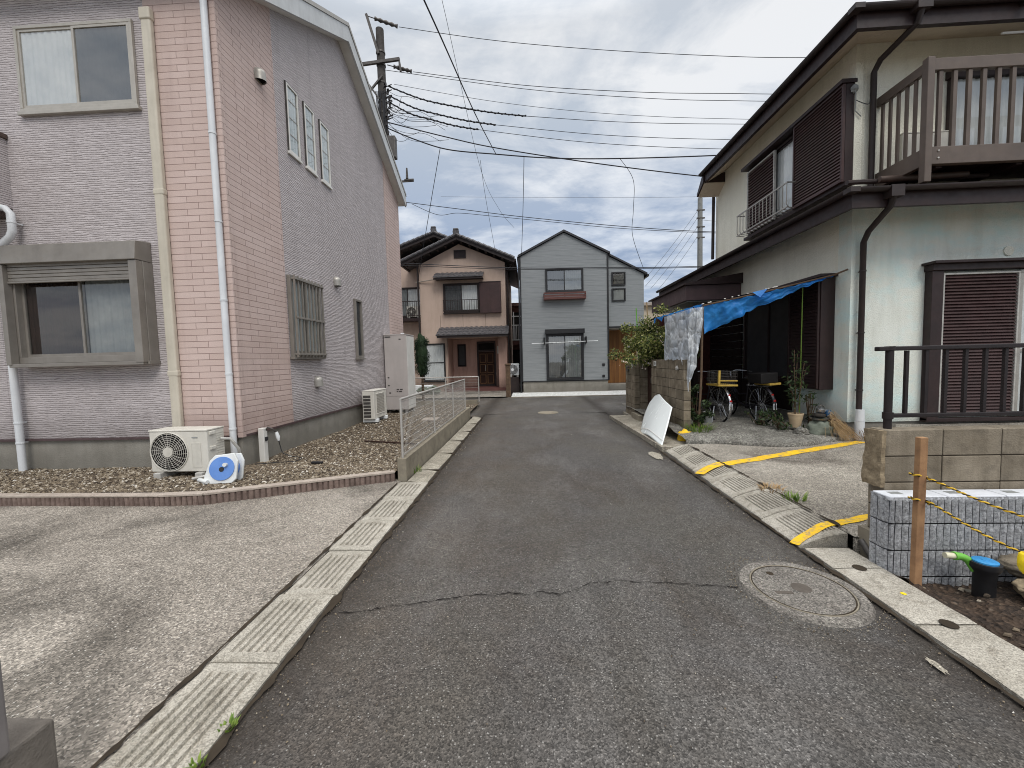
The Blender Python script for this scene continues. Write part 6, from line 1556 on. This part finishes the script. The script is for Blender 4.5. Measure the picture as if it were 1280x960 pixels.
# ---------------------------------------------------------------- poles and wires
PX, PY = -5.36, 15.5
up = thing('utility_pole', 'tall dark concrete utility pole behind the left house, crowded with insulators and cables', 'utility pole', (PX, PY, 0))
part('shaft', MB().tube([(PX, PY, 0), (PX, PY, 14.15)], [.19, .145], 18), 'pole_concrete', up, smooth=True)
m = MB()
for z in (13.3, 12.85, 12.2, 11.5, 11.1, 10.6, 9.6): m.lathe([(.172, -.03), (.172, .03)], (PX, PY, z), 18)
part('pole_band', m, 'steel_dark', up)
m = MB(); m.bar((PX-.02, PY-.17, 13.15), (PX-.42, PY-.17, 14.58), .09, .09); part('arm', m, 'steel_dark', up, label='slanting pole-top arm')
m = MB(); m.bar((PX-.80, PY-.2, 12.78), (PX+.78, PY-.2, 12.90), .085, .10); m.bar((PX+.1, PY-.2, 12.35), (PX-.42, PY-.2, 11.8), .06, .06); m.bar((PX-.5, PY-.21, 12.15), (PX-.05, PY-.21, 11.5), .06, .06)
part('crossarm', m, 'steel_dark', up)
def strain(parent, p, q):
    p, q = Vector(p), Vector(q); m = MB()
    m.tube([p, p.lerp(q, .25)], .018, 6); part('link', m, 'steel_dark', parent)
    a, b = p.lerp(q, .25), p.lerp(q, .95); rs = []; ps = []
    for i in range(9):
        ps.append(a.lerp(b, i/8)); rs.append(.04 if i % 2 else .075)
    part('insulator', MB().tube(ps, rs, 10), 'steel_dark', parent, smooth=True)
strain(up, (PX-.40, PY-.18, 14.52), (-4.62, 15.5, 14.2)); strain(up, (PX+.3, PY-.2, 12.72), (-4.15, 15.5, 12.56))
m = MB(); m.tube([(PX+.76, PY-.2, 12.85), (PX+.78, PY-.2, 12.6), (PX+.80, PY-.2, 12.45)], [.03, .05, .04], 8); m.tube([(PX-.76, PY-.2, 12.75), (PX-.77, PY-.2, 12.4)], [.05, .04], 8)
part('insulator', m, 'steel_dark', up)
r = random.Random(9); m = MB()
for i in range(34):
    z = r.uniform(9.6, 12.0); a = r.uniform(-.4, .9); x = PX+.18+.22*r.random()
    m.box(x-.03, x+.03, PY-.25-.03, PY-.25+.03, z-.05, z+.05) if i % 3 else m.tube([(PX+.1, PY-.2, z), (PX+.45, PY-.25, z+.08)], .018, 5)
part('cable_clamps', m, 'black_iron', up)
m = MB()
for i in range(9):
    x = PX+(i-4)*.045; m.tube(smooth_path([(x, PY-.2, 11.8), (x+r.uniform(-.06,.06), PY-.22, 11.0), (x+r.uniform(-.06,.06), PY-.21, 10.0), (x, PY-.2, 9.0), (x+.02, PY-.2, 6)]), .016, 5)
part('riser_cables', m, 'wire_black', up)
m = MB().box(PX+.22, PX+.52, PY-.35, PY-.1, 9.3, 10.1); part('junction_box', m, 'steel_dark', up, bevel=.03)
m = MB()
for i in range(16):
    x0 = PX+.2; z0 = r.uniform(10.4, 11.9); L_ = r.uniform(.5, 2.4); d_ = r.uniform(.2, .75)
    m.tube(smooth_path([(x0, PY-.2, z0), (x0+L_*.35, PY-.2, z0-d_*.9), (x0+L_*.7, PY-.15, z0-d_), (x0+L_, PY-.1, z0-L_*.28-.05)]), .009, 4)
part('slack_loops', m, 'wire_black', up)
m = MB().tube([(PX+.75, PY-.1, 8.55), (PX+1.1, PY-.1, 8.55)], .05, 8).tube([(PX+.85, PY-.1, 8.6), (PX+.85, PY-.1, 9.0)], [.05, .03], 8).bar((PX, PY-.1, 8.5), (PX+1.1, PY-.1, 8.52), .06, .06); part('bracket', m, 'steel_dark', up)

def wire(name, pts, r_, label, mat='wire_black', spiral=None, k=10, group=None):
    P = smooth_path(pts, k)
    t = solo(name, MB().tube(P, r_*.92, 6), mat, label, 'wire', group or {'power_line': 'power lines across the sky', 'cable': 'black cables across the sky', 'drop_wire': 'drop wires to the houses'}.get(name))
    return t
def sagline(p, q, sag, n=10):
    p, q = Vector(p), Vector(q); return [tuple(p.lerp(q, i/n) + Vector((0, 0, -sag*4*(i/n)*(1-i/n)))) for i in range(n+1)]
Y = 15.5
wire('power_line', [(-4.62, Y, 14.2), (-1, Y, 13.5), (2.86, Y, 12.95), (7, Y, 12.5), (10.3, Y, 12.25), (16, Y, 12.05), (24, Y, 12.1)], .012, 'topmost power line running from the pole top to the right')
wire('power_line', [(-4.15, Y, 12.56), (0, Y, 11.85), (4, Y, 11.4), (7.2, Y, 11.17), (12, Y, 10.95), (24, Y, 10.9)], .012, 'upper of the close pair of lines below the topmost power line')
wire('power_line', [(-5.2, Y-.2, 12.55), (0, Y, 11.72), (4, Y, 11.2), (7.2, Y, 10.92), (12, Y, 10.7), (24, Y, 10.65)], .011, 'lower of the close pair of lines below the topmost power line')
wire('power_line', [(-4.9, Y, 12.15), (-1, Y, 11.3), (3, Y, 10.68), (7.2, Y, 10.28), (12, Y, 10.05), (24, Y, 10.0)], .009, 'thin grey line just above the three spiral-wrapped cables', 'wire_grey')
def wrapped(label, start, mid, end, far):
    t = thing('wrapped_cable', label, 'cable', start)
    P = smooth_path([start, tuple(Vector(start).lerp(Vector(mid), .5)+Vector((0,0,-.10))), mid, tuple(Vector(mid).lerp(Vector(end), .5)+Vector((0,0,-.04))), end], 24)
    part('cable', MB().tube(P[::4]+[P[-1]], .024, 6), 'wire_black', t)
    q = []; L = 0
    for i, p in enumerate(P):
        if i: L += (P[i]-P[i-1]).length
        q.append(p+Vector((0, math.cos(L/.26*2*PI), math.sin(L/.26*2*PI)))*.03)
    part('spiral_wrap', MB().tube(q, .014, 5), 'wire_black', t)
    part('bare_line', MB().tube(smooth_path([end]+far), .010, 5), 'wire_black', t)
wrapped('topmost and longest of the three spiral-wrapped cables from the pole', (-5.05, Y-.2, 11.95), (-2.6, Y, 11.22), (.09, Y, 10.73), [(3.5, Y, 10.35), (7.2, Y, 10.09), (12, Y, 9.9), (24, Y, 9.85)])
wrapped('middle of the three spiral-wrapped cables from the pole', (-5.05, Y-.2, 11.62), (-3.2, Y, 10.95), (-1.06, Y, 10.47), [(3, Y, 9.9), (7.2, Y, 9.54), (12, Y, 9.3), (24, Y, 9.25)])
wrapped('lowest and shortest of the three spiral-wrapped cables from the pole', (-5.05, Y-.2, 11.38), (-3.5, Y, 10.78), (-1.73, Y, 10.33), [(2.5, Y, 9.65), (7.2, Y, 9.2), (12, Y, 9.0), (24, Y, 8.95)])
wire('cable', [(-5.19, Y, 10.77), (-3, Y, 10.13), (-1.08, Y, 9.63), (2.5, Y, 8.92), (6.79, Y, 8.21), (11, Y, 7.7)], .022, 'thick black cable crossing down to the right towards the cream house roof')
wire('cable', [(-5.2, Y, 10.55), (-4.2, Y, 10.1), (-2.92, Y, 9.66), (-1.09, Y, 9.40), (1, Y, 9.16), (3.41, Y, 9.03), (7.2, Y, 8.97), (12, Y, 9.0), (24, Y, 9.3)], .024, 'sagging black cable that the drop wires hang from')
d0 = Vector((-.24538838, 1.0476046, .91214257)); e0 = Vector((-1.09, 15.5, 9.40)); s0 = Vector((0, 0, 1.6)) + d0*6.2
s1 = s0 + (s0-e0)*.8
wire('cable', [tuple(s1), tuple(s0), tuple(s0.lerp(e0, .5)-Vector((0,0,.12))), tuple(e0)], .016, 'steep black cable coming from overhead to the sagging cable')
wire('cable', [(-2.8, 3.5, 12.0), (-2.18, 9.2, 11.5), (-1.75, 15.5, 9.1), (-1.2, 18, 8.3), (-.6, 20, 8.1)], .007, 'thin grey wire slanting from overhead behind the steep black cable', 'wire_grey')
wire('drop_wire', [(-3.22, Y, 9.72), (-4.0, 16.9, 8.2), (-5.2, 19.2, 6.0), (-5.5, 19.9, 5.5)], .013, 'drop wire slanting left down to the old pinkish house')
wire('drop_wire', [(-1.70, Y, 9.22), (-1.68, 17, 8.4), (-1.55, 19.6, 6.95)], .008, 'faint drop wire to the right eave of the old pinkish house', 'wire_grey')
wire('drop_wire', [(-.03, Y, 9.27), (-.12, 16.8, 7.9), (-.25, 18.15, 6.25)], .012, 'nearly vertical drop wire to the left corner of the grey house')
wire('drop_wire', [(3.56, Y, 9.02), (4.1, Y+.2, 8.3), (4.25, Y+.8, 7.4), (4.4, Y+1.5, 6.6), (5.2, 18.3, 5.55)], .011, 'curving drop wire to the right corner of the grey house')
m = MB()
for x, z in ((-.03, 9.27), (3.56, 9.02), (-3.22, 9.72), (-1.1, 9.4)): m.tube([(x-.12, Y, z+.03), (x+.12, Y, z+.0)], .04, 6)
wire('cable', [(-4.86, Y, 7.81), (-2.5, Y, 7.42), (0, Y, 7.02), (3.5, Y, 6.55), (6.95, Y, 6.2), (12, Y, 5.9)], .013, 'upper of the messy pair of cables above the far roofs')
wire('cable', [(-4.4, Y, 7.70), (-3.4, Y, 7.25), (-2.6, Y, 7.28), (-1.2, Y, 7.10), (1, Y, 6.80), (3.5, Y, 6.47), (6.95, Y, 6.16), (12, Y, 5.86)], .010, 'lower looping cable of the messy pair above the far roofs')
wire('power_line', [(-4, 19, 9.35), (0, 19, 9.15), (7.5, 19, 8.85), (16, 19, 8.8)], .006, 'faintest thin line high across the sky behind the other wires', 'wire_grey')
wire('cable', [(-9, 17, 6.1), (-5.4, 17, 5.84), (-.65, 17, 5.48), (3, 17, 5.36), (7, 17, 5.27), (14, 17, 5.35)], .016, 'upper of two black cables crossing right before the far houses')
wire('cable', [(-9, 17, 6.0), (-5.4, 17, 5.75), (-.65, 17, 5.42), (3, 17, 5.31), (7, 17, 5.23), (14, 17, 5.28)], .013, 'lower of two black cables crossing right before the far houses')
rp = thing('utility_pole', 'slim pale concrete pole far behind the right-hand house', 'utility pole', (10.08, 24, 0))
part('shaft', MB().tube([(10.08, 24, 0), (10.08, 24, 10.65)], [.17, .13], 14), 'pole_far', rp, smooth=True)
m = MB()
for z in (9.95, 9.5, 9.0, 8.4): m.bar((9.85, 23.9, z), (10.3, 23.9, z), .07, .07)
part('bracket', m, 'steel_dark', rp)
for i, (z, z2, x2) in enumerate(((9.9, 6.0, 6.4), (9.5, 5.9, 6.7), (9.0, 5.75, 7.0), (8.45, 5.55, 7.3))):
    wire('drop_wire', sagline((9.88, 23.9, z), (x2, 23.2, z2-.3), .12), .010, ['first and highest', 'second', 'third', 'fourth and lowest'][i] + ' of four wires fanning down left from the slim far pole', 'wire_grey')
wire('drop_wire', sagline((10.1, 23.9, 9.4), (12.5, 21, 8.6), .2), .010, 'short wire from the slim far pole to the right, behind the cream house', 'wire_grey')

for o_ in list(COL.objects):
    if o_.parent is None and 'group' not in o_:
        g_ = {'outdoor_unit': 'air conditioner outdoor units', 'bicycle': 'bicycles parked under the tarp', 'weed': 'weeds along the kerbs', 'rope': 'yellow and black ropes on the stake', 'wrapped_cable': 'spiral-wrapped cables from the pole', 'block_wall': 'old concrete block walls', 'house': 'houses around the lane', 'utility_pole': 'utility poles', 'concrete_lump': 'lumps of broken concrete in the soil', 'cane': 'canes above the shrub', 'rock': 'rocks by the porch slab', 'garden_stone': 'stones before the old house', 'plant': 'plants around the porch', 'manhole_cover': 'manhole covers in the lane', 'mesh_fence': 'mesh fences round the gravel', 'kerb_wall': 'low kerb walls round the gravel', 'wooden_stake': 'wooden stakes in the soil'}.get(o_.name.split('.')[0])
        if g_: o_['group'] = g_
# ---------------------------------------------------------------- camera, light, sky
cam = bpy.data.cameras.new('camera'); co = bpy.data.objects.new('camera', cam); COL.objects.link(co); SC.camera = co
def cam_matrix(pitch, yaw, roll):
    p, y, r_ = map(math.radians, (pitch, yaw, roll))
    f = Vector((0, math.cos(p), -math.sin(p))); u = Vector((0, math.sin(p), math.cos(p))); x = Vector((1, 0, 0))
    x2 = x*math.cos(r_) - u*math.sin(r_); u2 = x*math.sin(r_) + u*math.cos(r_)
    Rz = Matrix.Rotation(y, 3, 'Z'); x2, u2, f = Rz @ x2, Rz @ u2, Rz @ f
    M = Matrix((x2, u2, -f)).transposed().to_4x4(); M.translation = (0, 0, 1.6); return M
co.matrix_world = cam_matrix(3.5, 2.6, 1.45)
cam.sensor_width = 36; cam.lens = 495/1280*36; cam.clip_start = .05; cam.clip_end = 2000

SUN_EL, SUN_AZ = 47, 158     # azimuth clockwise from +Y
sd = Vector((math.sin(math.radians(SUN_AZ))*math.cos(math.radians(SUN_EL)), math.cos(math.radians(SUN_AZ))*math.cos(math.radians(SUN_EL)), math.sin(math.radians(SUN_EL))))
su = bpy.data.lights.new('sun', 'SUN'); su.energy = 1.35; su.angle = math.radians(24); su.color = (1, .97, .92)
so = bpy.data.objects.new('sun', su); COL.objects.link(so); so.rotation_euler = (-sd).to_track_quat('-Z', 'Y').to_euler()

W = bpy.data.worlds.new('World'); SC.world = W; W.use_nodes = True
nt = W.node_tree; nt.nodes.clear(); N_, L_ = nt.nodes.new, nt.links.new
class WN(Mat):
    def __init__(s): s.t = nt; s.n = nt.nodes; s.l = nt.links; s._c = None
w = WN()
out = N_('ShaderNodeOutputWorld'); sky = N_('ShaderNodeTexSky'); sky.sky_type = 'NISHITA'; sky.sun_disc = False
sky.sun_elevation = math.radians(SUN_EL); sky.sun_rotation = math.radians(SUN_AZ); sky.air_density = 1.2; sky.dust_density = 2.0
bg1 = N_('ShaderNodeBackground'); L_(sky.outputs[0], bg1.inputs[0]); bg1.inputs[1].default_value = .10
tc = N_('ShaderNodeTexCoord'); gen = tc.outputs['Generated']
x, y, z = w.sep(gen)
zc = w.math('MAXIMUM', z, 0.0); den = w.math('ADD', zc, .22)
v = w.comb(w.math('DIVIDE', x, den), w.math('DIVIDE', y, den), 0.0)
n1 = w.noise(1.15, 8, .58, w.map((1, 1, 1), vec=v, loc=(.4, 1.7, .3)), .5)
n2 = w.noise(3.0, 8, .62, w.map((.8, 1.5, 1), vec=v, loc=(3.1, .2, 0)), .4)
dens = w.math('ADD', w.math('MULTIPLY', n1, .65), w.math('MULTIPLY', n2, .35))
# elevation drives tone: pale low band, blue-grey middle, bright grey above
low = w.ramp(zc, [(0.0, S(206, 216, 228)), (.09, S(184, 198, 217)), (.20, S(148, 166, 194)), (.33, S(166, 181, 204)), (.50, S(188, 198, 211)), (.75, S(212, 216, 221)), (1, S(235, 235, 235))])
high = w.ramp(zc, [(0.0, S(240, 244, 247)), (.09, S(240, 243, 247)), (.20, S(214, 223, 236)), (.33, S(222, 228, 237)), (.50, S(238, 240, 243)), (.75, S(240, 240, 240)), (1, S(245, 245, 245))])
col = w.mix(w.ramp(dens, [(.45, 0.0), (.56, 1.0)]), low, high)
glow = w.math('ADD', w.math('MULTIPLY', w.ramp(zc, [(.62, 0.0), (.95, 1.0)]), 2.5), 1.06)
bg2 = N_('ShaderNodeBackground'); L_(col, bg2.inputs[0]); L_(glow, bg2.inputs[1])
mx = N_('ShaderNodeMixShader'); mx.inputs[0].default_value = .93
L_(bg1.outputs[0], mx.inputs[1]); L_(bg2.outputs[0], mx.inputs[2]); L_(mx.outputs[0], out.inputs[0])

SC.view_settings.view_transform = 'Standard'; SC.view_settings.look = 'None'; SC.view_settings.exposure = 0; SC.view_settings.gamma = 1
SC.render.engine = 'CYCLES'; SC.cycles.use_denoising = True; SC.cycles.max_bounces = 8; SC.cycles.transparent_max_bounces = 16
try: SC.cycles.denoiser = 'OPENIMAGEDENOISE'
except Exception: pass
SC.cycles.sample_clamp_indirect = 5; SC.cycles.filter_width = 1.0
